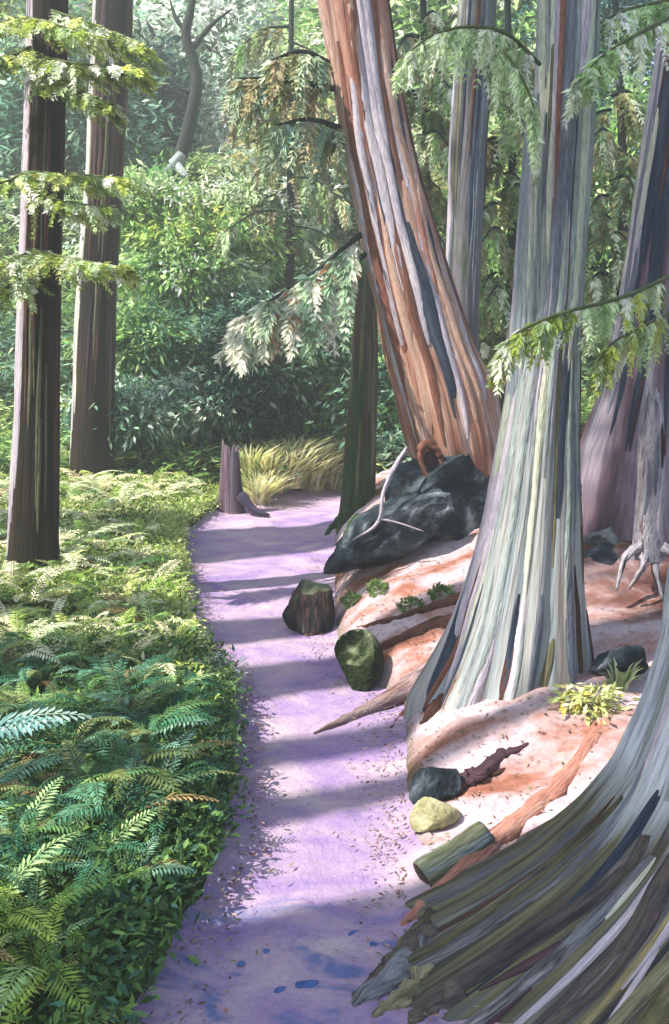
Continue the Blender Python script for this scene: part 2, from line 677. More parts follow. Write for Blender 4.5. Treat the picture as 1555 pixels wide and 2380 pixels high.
def mix(f, a, b_, mode='MIX'):
    q = N.new('ShaderNodeMix')
    q.data_type = 'RGBA'
    q.blend_type = mode
    for s_, v in ((0, f), (6, a), (7, b_)):
        if isinstance(v, bpy.types.NodeSocket):
            Lk.new(v, q.inputs[s_])
        elif s_ == 0:
            q.inputs[0].default_value = v
        else:
            q.inputs[s_].default_value = (*v[:3], 1)
    return q.outputs[2]


big = nz(1.7, (1.0, 2.2, 1), 5, R(-28))
pink = ramp(N, [(.30, lin('#7d4c3f', .7)), (.40, lin('#a4705f', .7)), (.47, lin('#c0a09f', .64)), (.57, lin('#d6c0c9', .62)), (.72, lin('#e2d2d6', .62))])
Lk.new(big, pink.inputs[0])
grit = ramp(N, [(.3, (.6, .6, .6)), (.5, (1, 1, 1)), (.75, (1.15, 1.13, 1.1))])
Lk.new(nz(34, (1, 1, 1), 8), grit.inputs[0])
soilc = mix(.8, pink.outputs[0], grit.outputs[0], 'MULTIPLY')
dufc = ramp(N, [(.35, lin('#4a2c24')), (.5, lin('#7d5045')), (.65, lin('#b09a98'))])
Lk.new(nz(6, (1, 1, 1), 6), dufc.inputs[0])
soilc = mix(sp.outputs[1], soilc, dufc.outputs[0])
mossc = ramp(N, [(.3, lin('#1d2a17')), (.45, lin('#35451f')), (.6, lin('#4f6428')), (.75, lin('#5d5a3a'))])
Lk.new(nz(3.2, (1, 1, 1), 7), mossc.inputs[0])
gcol = mix(sp.outputs[0], mossc.outputs[0], soilc)
Lk.new(gcol, b.inputs['Base Color'])
b.inputs['Roughness'].default_value = .95
b.inputs['Specular IOR Level'].default_value = .1
bp = N.new('ShaderNodeBump')
bp.inputs['Strength'].default_value = .55
bp.inputs['Distance'].default_value = .02
Lk.new(nz(26, (1, 1, 1), 9, rough=.7), bp.inputs['Height'])
Lk.new(bp.outputs[0], b.inputs['Normal'])
ground = mesh_np('ground', np.stack([X, Yg, Z], -1).reshape(-1, 3), F, gm, tint=zone)
tag(ground, kind='structure')

# ---- path
yy = np.concatenate([np.arange(.9, 9.6, .035), np.arange(9.6, 14, .09)])
uu = np.linspace(0, 1, 44)
wl = .025 * vn1(yy * 6, 1) + .018 * vn1(yy * 17, 2)
wr = .03 * vn1(yy * 5, 3) + .02 * vn1(yy * 15, 4)
XX = (xl(yy) - .05 + wl)[:, None] * (1 - uu) + (xr(yy) + .06 + wr)[:, None] * uu
YY = np.repeat(yy[:, None], len(uu), 1)
ZZ = zpath(YY) + .012 * fbm2(XX * 2.2, YY * 2.2, 1) + .006 * fbm2(XX * 9, YY * 9, 3) + .035 * (np.abs(uu - .5) * 2)[None] ** 4 - .004
n = len(uu)
i, j = np.meshgrid(np.arange(len(yy) - 1), np.arange(n - 1), indexing='ij')
F = np.stack([i * n + j, i * n + j + 1, (i + 1) * n + j + 1, (i + 1) * n + j], -1).reshape(-1, 4)
pm, nt, b, N, Lk = new_mat('lavender_path_dust')
tc = N.new('ShaderNodeTexCoord')
c1 = ramp(N, [(.28, lin('#8b76b0', .8)), (.42, lin('#a38bb9', .76)), (.55, lin('#b8a2bb', .76)), (.72, lin('#ccb9c0', .76))])
Lk.new(nz(2.1, (1, 1.6, 1), 6, R(12), .8), c1.inputs[0])
g2 = ramp(N, [(.3, (.72, .70, .74)), (.5, (1, 1, 1)), (.75, (1.12, 1.1, 1.1))])
Lk.new(nz(48, (1, 1, 1), 8, rough=.75), g2.inputs[0])
pc = mix(.85, c1.outputs[0], g2.outputs[0], 'MULTIPLY')
bl = ramp(N, [(.50, (0, 0, 0)), (.62, (1, 1, 1))])          # blue dabs, widened on the near path to put bluer shade into colour
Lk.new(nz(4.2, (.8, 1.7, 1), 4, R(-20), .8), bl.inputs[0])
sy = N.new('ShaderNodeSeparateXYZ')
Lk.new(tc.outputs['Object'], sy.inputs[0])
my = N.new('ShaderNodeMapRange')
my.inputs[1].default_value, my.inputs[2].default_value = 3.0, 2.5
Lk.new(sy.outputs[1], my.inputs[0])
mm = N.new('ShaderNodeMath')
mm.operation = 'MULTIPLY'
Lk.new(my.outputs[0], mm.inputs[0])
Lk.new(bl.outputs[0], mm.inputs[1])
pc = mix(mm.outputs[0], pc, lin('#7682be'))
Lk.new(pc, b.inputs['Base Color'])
b.inputs['Roughness'].default_value = .93
b.inputs['Specular IOR Level'].default_value = .12
bp = N.new('ShaderNodeBump')
bp.inputs['Strength'].default_value = .8
bp.inputs['Distance'].default_value = .02
Lk.new(nz(30, (1, 1, 1), 9, rough=.72), bp.inputs['Height'])
Lk.new(bp.outputs[0], b.inputs['Normal'])
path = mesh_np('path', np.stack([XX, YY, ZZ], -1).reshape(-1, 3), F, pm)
tag(path, kind='structure')

# ================================================================== TREES
WOOD_DARK = bark('dark_twig_bark', ['#23302c', '#2f3b36', '#45504a'], su=40, sv=6, bump=.3)
WOOD_MOSS = bark('mossy_twig_bark', ['#4b5a34', '#6f7a4b', '#8f9a66'], su=40, sv=6, bump=.3)
B_BROWN = bark('dark_brown_bark', ['#17130d', '#2b1f15', '#262414', '#38281c', '#45382d'], su=14, sv=.8, bump=.7)
B_LEAN = bark('red_cedar_bark', ['#48526a', '#94695d', '#b87f6a', '#d6a58e', '#dcc0b6', '#a06a58', '#a8a2ae'], su=8, sv=.45, bump=.8, seed=2, lo=.28, hi=.72)  # the dark blue-grey tone holds groove shade as well
B_GREY = bark('grey_trunk_bark', ['#4f5560', '#6a6f72', '#7d7a7c', '#8d8892', '#6c7566'], su=9, sv=.7, bump=.6, seed=3)
B_CEN = bark('pale_cedar_bark', ['#5c6478', '#83827f', '#a3a5a2', '#bfc1bf', '#a5b1b8', '#948880', '#cfcdc6'], su=7, sv=.4, bump=.75, seed=4, lo=.27, hi=.73)
B_PURP = bark('plum_bark', ['#3a3552', '#5f4d5a', '#7a6270', '#9a8a98', '#b9aebd'], su=6, sv=.6, bump=.7, seed=5)
B_ROOT = bark('weathered_root_bark', ['#363840', '#4a463f', '#5e5a48', '#77745a', '#8d8a7c', '#a3a29f', '#545a63'], su=11, sv=1.1, bump=.9, seed=6, lo=.27, hi=.73)
B_ROOTUP = bark('blue_grey_bark', ['#8d93a8', '#a3abb9', '#b4bcc9', '#9aa7a8', '#c1bfae'], su=12, sv=.7, bump=.7, seed=7)
B_MOSSY = bark('mossy_snag_bark', ['#1a2414', '#2a4420', '#385828', '#3a3a28', '#4a4a38'], su=16, sv=1.2, bump=.7, seed=8)
STRIP = {k: bark('strip_' + k, v, su=30, sv=2.2, bump=.6, seed=q) for q, (k, v) in enumerate(dict(
    navy=['#2b3850', '#3c475c', '#566074'], slate=['#6d7486', '#858b9b', '#a3a5b2'], lilac=['#c3b9cd', '#dcd1df', '#eae0e8'],  # navy: shade of the bark grooves put into strip colour
    peach=['#c99a86', '#e0b5a1', '#ebccbd'], rust=['#80503f', '#9a6454', '#ab7866'], brown=['#4a3028', '#65443a', '#7b5a4e'],
    cream=['#cdd3bc', '#e0e4cf', '#eef0e0'], sage=['#98a3a0', '#afbab8', '#c0cbcc'], olive=['#5c5a44', '#777459', '#8f8b66'],
    wheat=['#9c9168', '#b5aa7f', '#c4bb94'], blue=['#2f5aa0', '#4470b5', '#5b82c0'], plum=['#3a2838', '#543a46', '#6a4e56'],
    salmon=['#b27766', '#c98d7c', '#d6a898']).items())}


def strips(tr, parent, n, tsel, kinds, weights, z0, z1, wr=(.012, .03), lr=(.5, 1.4), proud=(.006, .018), drift=.0, seed=0):
    r = np.random.default_rng(seed)
    for _ in range(n):
        t = R(r.uniform(*tsel))
        L = r.uniform(*lr)
        a = r.uniform(z0, max(z1 - L * .5, z0 + .05))
        b_ = min(a + L, tr.zz[-1] - .02)
        if b_ - a < .15:
            continue
        k = r.choice(kinds, p=np.array(weights) / sum(weights))
        tr.strip(t, a, b_, r.uniform(*wr), r.uniform(*proud), STRIP[k], parent, drift + r.normal() * .06)


def zat(py, Y):
    return P(0, py, Y)[2]


def bough(parent, pts, r0, hexes, n=26, slen=(.16, .34), k=11, L=.06, Wd=.02, droop=.8, side=.8, wood=None, w=None, seed=0, jit=.16, both=True):
    """one drooping conifer bough: the limb with its sprays as a sub-part"""
    pts = [np.asarray(p, float) for p in pts]
    wd = wood or (WOOD_MOSS if L < .06 else WOOD_DARK)
    r0 = r0 * (.75 if L < .06 else 1)
    o = tube('bough', pts, [r0, r0 * .7, r0 * .25], wd, parent, n=18, k=6, seed=seed)
    C = smooth_pts(pts, 200)
    T = nrm(np.gradient(C, axis=0))
    s = np.sort(rng.uniform(.06, 1, n))
    idx = (s * 199).astype(int)
    base, tan = C[idx], T[idx]
    sd = nrm(np.cross(tan, np.array([0, 0, 1.])))
    sign = np.where(rng.random(n) < .5, -1, 1)[:, None] if both else np.ones((n, 1))
    dirs = nrm(tan * rng.uniform(.25, .8, (n, 1)) + sd * sign * side * rng.uniform(.3, 1, (n, 1)) + np.array([0, 0, -1.]) * droop * rng.uniform(.5, 1.3, (n, 1)))
    ln = rng.uniform(*slen, n) * (1.15 - .55 * s)
    cols = pal(hexes, n, jit, w)
    packs = []
    q = np.linspace(0.05, 1, k)
    pos = base[:, None] + dirs[:, None] * (ln[:, None] * q)[..., None] + np.array([0, 0, -1.]) * (droop * .25 * ln[:, None] * q ** 2)[..., None]
    for sg in (-1, 1, 0):
        sdv = nrm(np.cross(dirs, np.array([0.2, -1., .3])))[:, None] * sg
        dd = dirs[:, None] * 1.0 + sdv * .75 + .18 * rng.normal(size=pos.shape)
        nn = np.array([0, -.6, .8]) + .5 * rng.normal(size=pos.shape)
        cc = np.repeat(cols[:, None], k, 1) * (1 + .12 * rng.normal(size=(n, k, 1)))
        sz = np.repeat((1.1 - .55 * q)[None], n, 0) * rng.uniform(.7, 1.25, (n, k))
        packs.append(leaf_arrays(pos.reshape(-1, 3), dd.reshape(-1, 3), nn.reshape(-1, 3), (L * sz).ravel(), (Wd * sz).ravel(), np.clip(cc.reshape(-1, 3), .003, .95)))
    leaves('sprays', packs, LEAF, o)
    return o


LIME = ['#a0b050', '#bcc664', '#859a44', '#cfd58a', '#6c8038']
PALE = ['#cdddb0', '#e2e8cc', '#b3c996', '#f0f2e2', '#94b077']
MINT = ['#bdd2c0', '#d2e0d2', '#a3bfab', '#e6ece4', '#86a894']
MID = ['#86aa5c', '#9fbd78', '#74985a', '#b6ca94', '#5c824e']
TEAL = ['#56806a', '#6b9278', '#86a890', '#466c56', '#a8c2ac']
KHAKI = ['#94905f', '#a89d72', '#7f8757', '#b8ab84', '#8fa382']

# ---- dark tree nearest the ferns
YA = float(hit(85, 1338)[1])
DA = YA - 5.4
ta = thing('dark_tree', 'dark brown straight trunk with pale lit edge, nearer of the two by the ferns', 'tree', P(80, 1320, YA))
tr = Trunk([(1400, 2, 160), (1335, 16, 146), (1250, 22, 136), (900, 38, 137), (600, 48, 142), (300, 58, 150), (0, 66, 158), (-500, 80, 170)], YA, flute=.06, seed=1)
o = tr.mesh('trunk', B_BROWN, ta)
strips(tr, o, 26, (172, 214), ['lilac', 'slate', 'cream'], [5, 1, 2], zat(1300, YA), zat(0, YA), (.010, .022), (.5, 1.6), (.004, .010), seed=21)  # pale strips on the sun side put the lit edge into bark colour
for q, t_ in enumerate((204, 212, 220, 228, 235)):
    tr.strip(R(t_), zat(1290 - 40 * q, YA), zat(-60 + 120 * (q % 2), YA), .022, .006, STRIP['lilac'], o, .04, seg=30)  # more of the painted lit edge, in long lilac strips
strips(tr, o, 22, (244, 380), ['brown', 'olive', 'plum'], [4, 2, 1], zat(1330, YA), zat(0, YA), (.008, .02), (.6, 1.6), (.004, .01), seed=22)
for seed, (pp, n_) in enumerate([([(60, 40, 5.3), (-30, 60, 5.1), (-120, 85, 4.9)], 22), ([(120, 25, 5.25), (230, 62, 5.1), (345, 112, 4.95)], 26),
                                 ([(60, 120, 5.2), (160, 145, 4.9), (330, 160, 4.7)], 34), ([(75, 150, 5.2), (150, 190, 5.0), (262, 245, 4.9)], 26),
                                 ([(70, 110, 5.2), (20, 130, 4.9), (-60, 125, 4.7)], 22), ([(60, 400, 5.2), (150, 405, 5.0), (290, 412, 4.8)], 22),
                                 ([(60, 400, 5.2), (0, 425, 5.0), (-80, 415, 4.9)], 16), ([(80, 455, 5.2), (150, 470, 5.0), (250, 480, 4.9)], 20),
                                 ([(80, 580, 5.2), (150, 598, 4.9), (290, 622, 4.7)], 26), ([(70, 585, 5.2), (20, 610, 5.0), (-70, 640, 4.9)], 22),
                                 ([(60, 640, 5.2), (20, 665, 5.0), (-60, 690, 4.9)], 16), ([(60, 40, 5.2), (120, 55, 5.0), (250, 90, 4.8)], 22)]):
    bough(ta, [P(q[0], q[1], q[2] + DA) for q in pp], .016, LIME + PALE[:4], n=int(n_ * 2.7), slen=(.12, .32), L=.055, Wd=.019, droop=.4, side=1.0, w=None, seed=seed)

# ---- second dark tree
YB = float(hit(212, 1108)[1])
tb = thing('dark_tree', 'dark brown trunk behind the nearer one, its foot in pale ferns', 'tree', P(212, 1110, YB))
tr = Trunk([(1160, 150, 285), (1112, 160, 268), (1000, 165, 264), (700, 178, 268), (400, 200, 285), (100, 214, 305), (-400, 232, 325)], YB, flute=.06, seed=2)
o = tr.mesh('trunk', B_BROWN, tb)
strips(tr, o, 26, (172, 212), ['lilac', 'slate', 'cream'], [5, 1, 2], zat(1100, YB), zat(0, YB), (.016, .032), (.8, 2.4), (.006, .012), seed=23)  # sunlit edge painted as pale strips
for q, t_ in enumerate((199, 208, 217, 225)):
    tr.strip(R(t_), zat(1080 - 40 * q, YB), zat(-60 + 120 * (q % 2), YB), .034, .009, STRIP['lilac' if q % 2 == 0 else 'cream'], o, .04, seg=30)  # long pale strips widen the painted lit edge
strips(tr, o, 24, (236, 380), ['brown', 'olive', 'plum'], [4, 2, 2], zat(1100, YB), zat(0, YB), (.014, .03), (1, 2.6), (.006, .014), seed=24)

# ---- leaning red cedar
YC = 6.5
tcd = thing('leaning_cedar', 'broad reddish cedar trunk leaning over the dark boulder', 'tree', P(1070, 1130, YC))
trc = Trunk([(1180, 1045, 1150), (1140, 1012, 1160), (1105, 985, 1170), (1050, 952, 1176), (1000, 938, 1172), (900, 914, 1150), (800, 889, 1103), (600, 845, 1036), (400, 805, 976),
             (200, 775, 930), (0, 736, 906), (-500, 640, 800)], YC, flute=.17, nf=11, seed=3, twist=.12, nv=120, nu=110)
o = trc.mesh('trunk', B_LEAN, tcd)
z0, z1 = zat(1080, YC), zat(0, YC)
strips(trc, o, 20, (172, 215), ['lilac', 'peach', 'salmon', 'cream'], [4, 6, 3, 2], z0, z1, (.025, .055), (.9, 2.8), (.01, .025), -.1, seed=31)  # light on the sun side painted with paler strips
strips(trc, o, 26, (215, 290), ['navy', 'slate', 'lilac', 'rust', 'peach', 'salmon'], [3, 2, 4, 3, 4, 3], z0, z1, (.022, .055), (.9, 2.6), (.01, .03), .15, seed=32)  # navy strips draw groove shade as bark colour
strips(trc, o, 24, (285, 368), ['rust', 'salmon', 'peach', 'brown', 'navy', 'lilac'], [4, 5, 4, 1, 1, 2], z0, z1, (.025, .055), (.8, 2.4), (.01, .03), .1, seed=33)
# knot near the foot: lip round a dark lump painted as the hollow's shade
kh = P(1003, 1075, YC - .36)
lipc = [kh + np.array([.085 * math.cos(a) * .75 - .05 * math.sin(a), -.015 + .02 * math.cos(a), .12 * math.sin(a) + .03 * math.cos(a)]) for a in np.linspace(0, 2 * math.pi, 15)]
k_ = tube('knot_lip', lipc, [.022, .034, .018, .03, .022], STRIP['rust'], tcd, n=40, k=8, lump=.5)
rock('knot_shade', kh + np.array([0, .03, 0]), (.075, .045, .115), STRIP['plum'], k_, seed=4, sub=3)
bough(tcd, [P(838, 545, 6.4), P(720, 640, 6.2), P(560, 740, 6.0)], .022, ['#e2e0cc', '#cfd3bb', '#a9bd9c', '#8fae8b', '#b98a66'], n=110, slen=(.3, .62), k=14, L=.11, Wd=.036, droop=.9, w=[.32, .26, .2, .19, .03], seed=1)
bough(tcd, [P(850, 590, 6.4), P(780, 640, 6.3), P(690, 680, 6.25)], .02, ['#b0724f', '#c08a68', '#9aac84', '#7f9a70', '#c9ceb4'], n=30, slen=(.14, .3), k=11, L=.09, Wd=.028, droop=.7, seed=2)
for q, (a, b_, c_) in enumerate([((775, 205), (660, 185), (545, 182)), ((800, 300), (720, 278), (640, 290)), ((770, 150), (700, 120), (630, 140))]):
    bough(tcd, [P(*a, 6.5), P(*b_, 6.3), P(*c_, 6.2)], .026, KHAKI + ['#8aa795', '#b8c7a5'], n=30, slen=(.2, .42), k=11, L=.09, Wd=.03, droop=1.2, seed=4 + q)

# ---- mossy pointed snag by the path
YD = 8.4
td = thing('mossy_snag', 'slim dark mossy snag tapering to a point beside the path', 'dead tree', P(830, 1235, YD))
tr = Trunk([(1290, 770, 885), (1230, 782, 872), (1100, 796, 874), (900, 812, 878), (750, 822, 876), (660, 830, 868), (610, 838, 850)], YD, flute=.1, seed=4, nv=70, nu=60)
o = tr.mesh('trunk', B_MOSSY, td, ragged=.06)
strips(tr, o, 24, (180, 365), ['brown', 'olive', 'plum'], [2, 2, 1], zat(1220, YD), zat(700, YD), (.01, .025), (.5, 1.4), (.006, .014), seed=41)
# ---- grey trunk standing behind
YE = 8.0
te = thing('grey_tree', 'straight grey trunk behind the leaning cedar', 'tree', [*P(1065, 1150, YE)[:2], gz(P(1065, 1150, YE)[0], YE)])
tr = Trunk([(1180, 1000, 1125), (1000, 1018, 1112), (740, 1033, 1112), (400, 1044, 1126), (0, 1064, 1152), (-500, 1085, 1180)], YE, flute=.09, seed=5)
o = tr.mesh('trunk', B_GREY, te)
strips(tr, o, 10, (176, 205), ['lilac', 'cream', 'slate'], [4, 2, 2], zat(760, YE), zat(0, YE), (.014, .03), (.6, 2.2), (.008, .016), seed=51)
strips(tr, o, 22, (205, 365), ['slate', 'olive', 'navy', 'sage', 'brown'], [4, 2, 2, 2, 1], zat(760, YE), zat(0, YE), (.014, .03), (.8, 2.4), (.008, .018), seed=52)

# ---- big root-flared tree at the picture's edge
YH = 2.55
th = thing('root_flared_tree', 'huge blue-grey tree spreading dark roots over the path edge', 'tree', [1.75, YH, -.05])
trh = Trunk([(2420, 640, 3000), (2300, 750, 2880), (2200, 905, 2780), (2100, 1092, 2700), (2000, 1248, 2640), (1900, 1362, 2560), (1800, 1440, 2500), (1650, 1508, 2440), (1500, 1556, 2400), (1300, 1575, 2380),
             (900, 1600, 2360), (0, 1650, 2340), (-600, 1640, 2320)], YH, depth=.60, flute=.10, nf=26, seed=9, nv=170, nu=260)
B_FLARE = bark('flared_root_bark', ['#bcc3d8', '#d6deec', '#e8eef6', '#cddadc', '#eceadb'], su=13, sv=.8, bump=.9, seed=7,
               low=['#33363f', '#4a4744', '#5f5c4c', '#7d7a5c', '#5d5f6c', '#9c9a8a', '#4a4650'], low_z=(.40, .58))  # low colours put shade at the flare's foot into the bark
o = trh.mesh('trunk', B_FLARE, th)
zb = zat(2330, YH)
strips(trh, o, 20, (178, 268), ['olive', 'navy', 'brown', 'plum'], [4, 4, 4, 4], zb, zat(1950, YH), (.012, .03), (.2, .6), (.006, .014), seed=91)
strips(trh, o, 16, (185, 268), ['wheat', 'cream', 'lilac', 'slate'], [4, 2, 3, 3], zb, zat(1900, YH), (.008, .022), (.25, .7), (.006, .014), seed=92)
strips(trh, o, 30, (178, 255), ['lilac', 'sage'], [4, 2], zat(1850, YH), zat(900, YH), (.012, .03), (.4, 1.0), (.005, .012), seed=93)
zf = trh.zz[0] + .01
RT = [bark('root_ridge_bark', c_, su=20, sv=3.5, bump=.9, seed=30 + q_) for q_, c_ in enumerate([['#3a3a3c', '#5d5944', '#7d7955', '#52525a', '#9c997f'],
      ['#3a3640', '#5e5358', '#72675e', '#47464f', '#978f8a'], ['#6b6a55', '#8f8a68', '#aaa585', '#5a5848', '#b9b59c'], ['#585c68', '#80848f', '#9c9ea6', '#4c4c54', '#b5b3b8']])]
for t_, ztop, w_, pr, mt, dr in [(183, .45, .05, .05, 0, .10), (190, .30, .03, .03, 3, .05), (197, .40, .05, .045, 1, .10), (206, .36, .04, .04, 3, .06), (214, .5, .05, .05, 1, .10), (222, .62, .035, .045, 2, .10),
                                 (231, .5, .05, .05, 0, .08), (240, .8, .03, .04, 3, .12), (248, .6, .05, .05, 1, .05), (257, .75, .035, .045, 2, .08), (266, .6, .05, .05, 0, .05)]:
    trh.strip(R(t_), zf, ztop + .05, w_ * 1.15, pr * .6, RT[mt], o, dr, name='root', seg=26)

# ---- central pale cedar with flaring foot
YF = 4.2
tf = thing('pale_cedar', 'pale green-grey fluted cedar flaring into roots beside the path', 'tree', P(1170, 1590, YF))
trf = Trunk([(1690, 945, 1400), (1625, 958, 1392), (1580, 985, 1384), (1520, 1018, 1374), (1450, 1052, 1362), (1350, 1088, 1352), (1200, 1130, 1345), (1000, 1166, 1342), (800, 1205, 1343),
             (700, 1240, 1350), (500, 1245, 1362), (300, 1250, 1376), (0, 1257, 1395), (-500, 1270, 1420)], YF, depth=.8, flute=.15, nf=12, seed=6, nv=140, nu=130,
            lobes=(.30, [(180, 26), (222, 22), (262, 20), (300, 22), (345, 26), (100, 40), (40, 30)]))
o = trf.mesh('trunk', B_CEN, tf)
z0, z1 = zat(1540, YF), zat(0, YF)
strips(trf, o, 22, (172, 212), ['cream', 'lilac', 'sage'], [5, 4, 1], zat(1600, YF), z1, (.018, .042), (.6, 2.0), (.006, .014), seed=61)  # bright sun side put into the strip colours
strips(trf, o, 28, (205, 300), ['sage', 'slate', 'rust', 'navy', 'cream', 'olive', 'lilac'], [4, 3, 1.5, 3, 3, 3, 3], z0, z1, (.012, .032), (.6, 2.0), (.006, .016), seed=62)
strips(trf, o, 16, (295, 366), ['olive', 'brown', 'sage', 'slate', 'plum'], [4, 3, 3, 2, 1], z0, z1, (.014, .034), (.6, 1.8), (.006, .014), seed=63)
zg = zat(1640, YF)
strips(trf, o, 15, (190, 262), ['navy', 'rust', 'sage', 'slate', 'lilac', 'brown'], [5, 2, 2, 3, 3, 2], zg, zat(1440, YF), (.014, .034), (.35, .8), (.004, .008), seed=65)
strips(trf, o, 8, (262, 350), ['olive', 'slate', 'brown', 'slate', 'cream'], [3, 2, 3, 2, 1], zg, zat(1420, YF), (.012, .03), (.25, .6), (.005, .012), seed=66)
trs = Trunk([(1500, 1085, 1190), (1300, 1140, 1210), (1150, 1165, 1225), (1000, 1178, 1238), (850, 1180, 1250), (700, 1192, 1254), (500, 1203, 1256), (320, 1216, 1258), (235, 1226, 1256)], YF - .01, flute=.12, seed=7, nv=60, nu=50)
o2 = trs.mesh('stem', B_ROOTUP, tf, ragged=.05)
strips(trs, o2, 20, (170, 330), ['lilac', 'cream', 'sage', 'slate'], [4, 4, 2, 1], zat(1100, YF), zat(320, YF), (.008, .018), (.4, 1.2), (.005, .011), seed=64)
def groot(parent, pp, radii, mat, lift=.1, n=24, lump=.3, name='root', seed=0):
    """a root creeping over the ground, half sunk in it, both ends buried"""
    q = [hit(*p) for p in pp]
    rr = np.interp(np.linspace(0, 1, len(q)), np.linspace(0, 1, len(radii)), radii)
    q = [p + np.array([0, .6 * r, lift * r]) for p, r in zip(q, rr)]
    q[-1] = q[-1] - np.array([0, 0, radii[-1] * 1.5])
    return tube(name, q, radii, mat, parent, n=n, k=10, lump=lump, seed=seed)


B_CREEP = bark('creeping_root_bark', ['#6b4a3e', '#93726a', '#b59a98', '#a9959c', '#7d5a50'], su=26, sv=3, bump=.9, seed=14)
SNAG_ROOTS = [[(815, 1205), (780, 1228), (745, 1262)], [(845, 1215), (812, 1248), (795, 1290)]]
B_CREEPD = bark('rusty_root_bark', ['#4a3029', '#6a4236', '#85574a', '#7d6660'], su=26, sv=3, bump=.9, seed=15)
for q, (pp, mt) in enumerate([([(1100, 2120), (1000, 2170), (925, 2225), (850, 2275)], 0), ([(1010, 2200), (930, 2245), (870, 2295), (790, 2325)], 1), ([(1000, 2250), (915, 2290), (850, 2325), (800, 2362)], 3),
                              ([(1010, 2300), (950, 2335), (890, 2362), (840, 2395)], 2), ([(1090, 2330), (1020, 2362), (960, 2392), (920, 2430)], 1)]):
    groot(th, pp, [.06, .04, .024, .004], RT[mt], .0, n=22, lump=.45, seed=q)
for q, pp in enumerate(SNAG_ROOTS):
    groot(td, pp, [.09, .06, .02], B_MOSSY, .2, n=14, seed=q)
groot(tf, [(1030, 1560), (950, 1608), (850, 1658), (790, 1680), (730, 1702)], [.09, .055, .034, .02, .006], B_CREEP)
groot(tf, [(1090, 1585), (1040, 1632), (1000, 1668), (975, 1690)], [.07, .05, .03, .012], B_CREEPD, seed=1)
groot(tf, [(1075, 1440), (960, 1482), (890, 1510), (830, 1530)], [.05, .04, .03, .012], B_CREEPD, seed=2)
groot(tf, [(1085, 1395), (990, 1425), (900, 1448), (820, 1458)], [.045, .035, .025, .01], B_CREEPD, seed=3)
groot(tf, [(1070, 1600), (1010, 1650), (940, 1668), (905, 1700)], [.05, .035, .03, .012], B_CREEPD, seed=4)
bough(tf, [P(1255, 150, 4.1), P(1180, 80, 3.9), P(1090, 62, 3.8), P(1000, 85, 3.75), P(925, 145, 3.7)], .012, PALE, n=46, slen=(.10, .22), L=.045, Wd=.015, droop=1.3, side=.35, w=[.3, .25, .2, .1, .15], seed=11)
bough(tf, [P(1100, 70, 3.95), P(1180, 130, 3.85), P(1235, 230, 3.8), P(1245, 320, 3.8)], .010, PALE, n=40, slen=(.10, .24), L=.045, Wd=.015, droop=1.4, side=.35, w=[.3, .25, .2, .1, .15], seed=12)

# ---- plum-brown tree
YG = 6.0
tg = thing('plum_tree', 'plum-brown trunk with pale lilac edge behind the bleached snag', 'tree', P(1450, 1130, YG))
tr = Trunk([(1230, 1290, 1640), (1150, 1318, 1625), (1060, 1345, 1610), (900, 1398, 1598), (650, 1446, 1605), (300, 1500, 1640), (0, 1545, 1680), (-500, 1610, 1740)], YG, flute=.12, seed=8, nv=90)
o = tr.mesh('trunk', B_PURP, tg)
strips(tr, o, 18, (174, 215), ['lilac', 'slate', 'cream'], [6, 2, 1], zat(1100, YG), zat(0, YG), (.022, .055), (.5, 1.7), (.008, .018), seed=71)  # lilac strips paint the lit side of this trunk
strips(tr, o, 22, (212, 300), ['navy', 'plum', 'brown', 'slate'], [4, 4, 2, 1], zat(1100, YG), zat(0, YG), (.016, .035), (.6, 1.8), (.008, .02), seed=72)
bough(tg, [P(1560, 640, 4.4), P(1450, 690, 4.0), P(1300, 730, 3.75), P(1200, 775, 3.65), P(1160, 830, 3.6)], .014, PALE + LIME[:3], n=70, slen=(.10, .22), L=.05, Wd=.017, droop=.9, side=.6, seed=13)
bough(tg, [P(1560, 725, 4.6), P(1490, 760, 4.3), P(1420, 800, 4.2), P(1385, 850, 4.15)], .012, PALE + LIME[:2], n=40, slen=(.10, .22), L=.05, Wd=.018, droop=1.1, side=.5, seed=14)
bough(tg, [P(1560, 40, 4.4), P(1480, 80, 4.1), P(1400, 130, 3.95), P(1330, 205, 3.85)], .012, PALE + MID[:2], n=46, slen=(.12, .24), L=.05, Wd=.017, droop=.8, side=.6, seed=15)
bough(tg, [P(1555, 0, 4.6), P(1450, 25, 4.3), P(1370, 70, 4.2)], .012, PALE + MID[:2], n=30, slen=(.12, .22), L=.05, Wd=.017, droop=.7, side=.6, seed=16)

# ---- crooked sapling on the mossy rise
YS = 14.2
zs = gz(P(400, 400, YS)[0], YS)
ts = thing('crooked_sapling', 'thin crooked dark sapling with pale foot on the mossy rise', 'tree', P(405, 405, YS))
tube('trunk', [P(395, 420, YS), P(425, 345, YS), P(447, 260, YS), P(458, 185, YS), P(445, 130, YS), P(432, 80, YS), P(442, 30, YS), P(455, -40, YS)], [.13, .11, .10, .09, .08, .075, .06, .04], WOOD_DARK, ts, n=40, k=10)
tube('root', [P(420, 365, YS - .1), P(395, 392, YS - .3), P(365, 410, YS - .5)], [.1, .09, .04], STRIP['sage'], ts, n=10)
tube('root', [P(410, 385, YS - .2), P(425, 402, YS - .4), P(436, 410, YS - .5)], [.08, .07, .03], STRIP['sage'], ts, n=10)
for a, b_, c_ in [((450, 110), (490, 60), (540, 20)), ((436, 75), (410, 45), (395, 0)), ((452, 215), (420, 205), (392, 165))]:
    tube('branch', [P(*a, YS), P(*b_, YS), P(*c_, YS)], [.05, .035, .012], WOOD_DARK, ts, n=14, k=7)

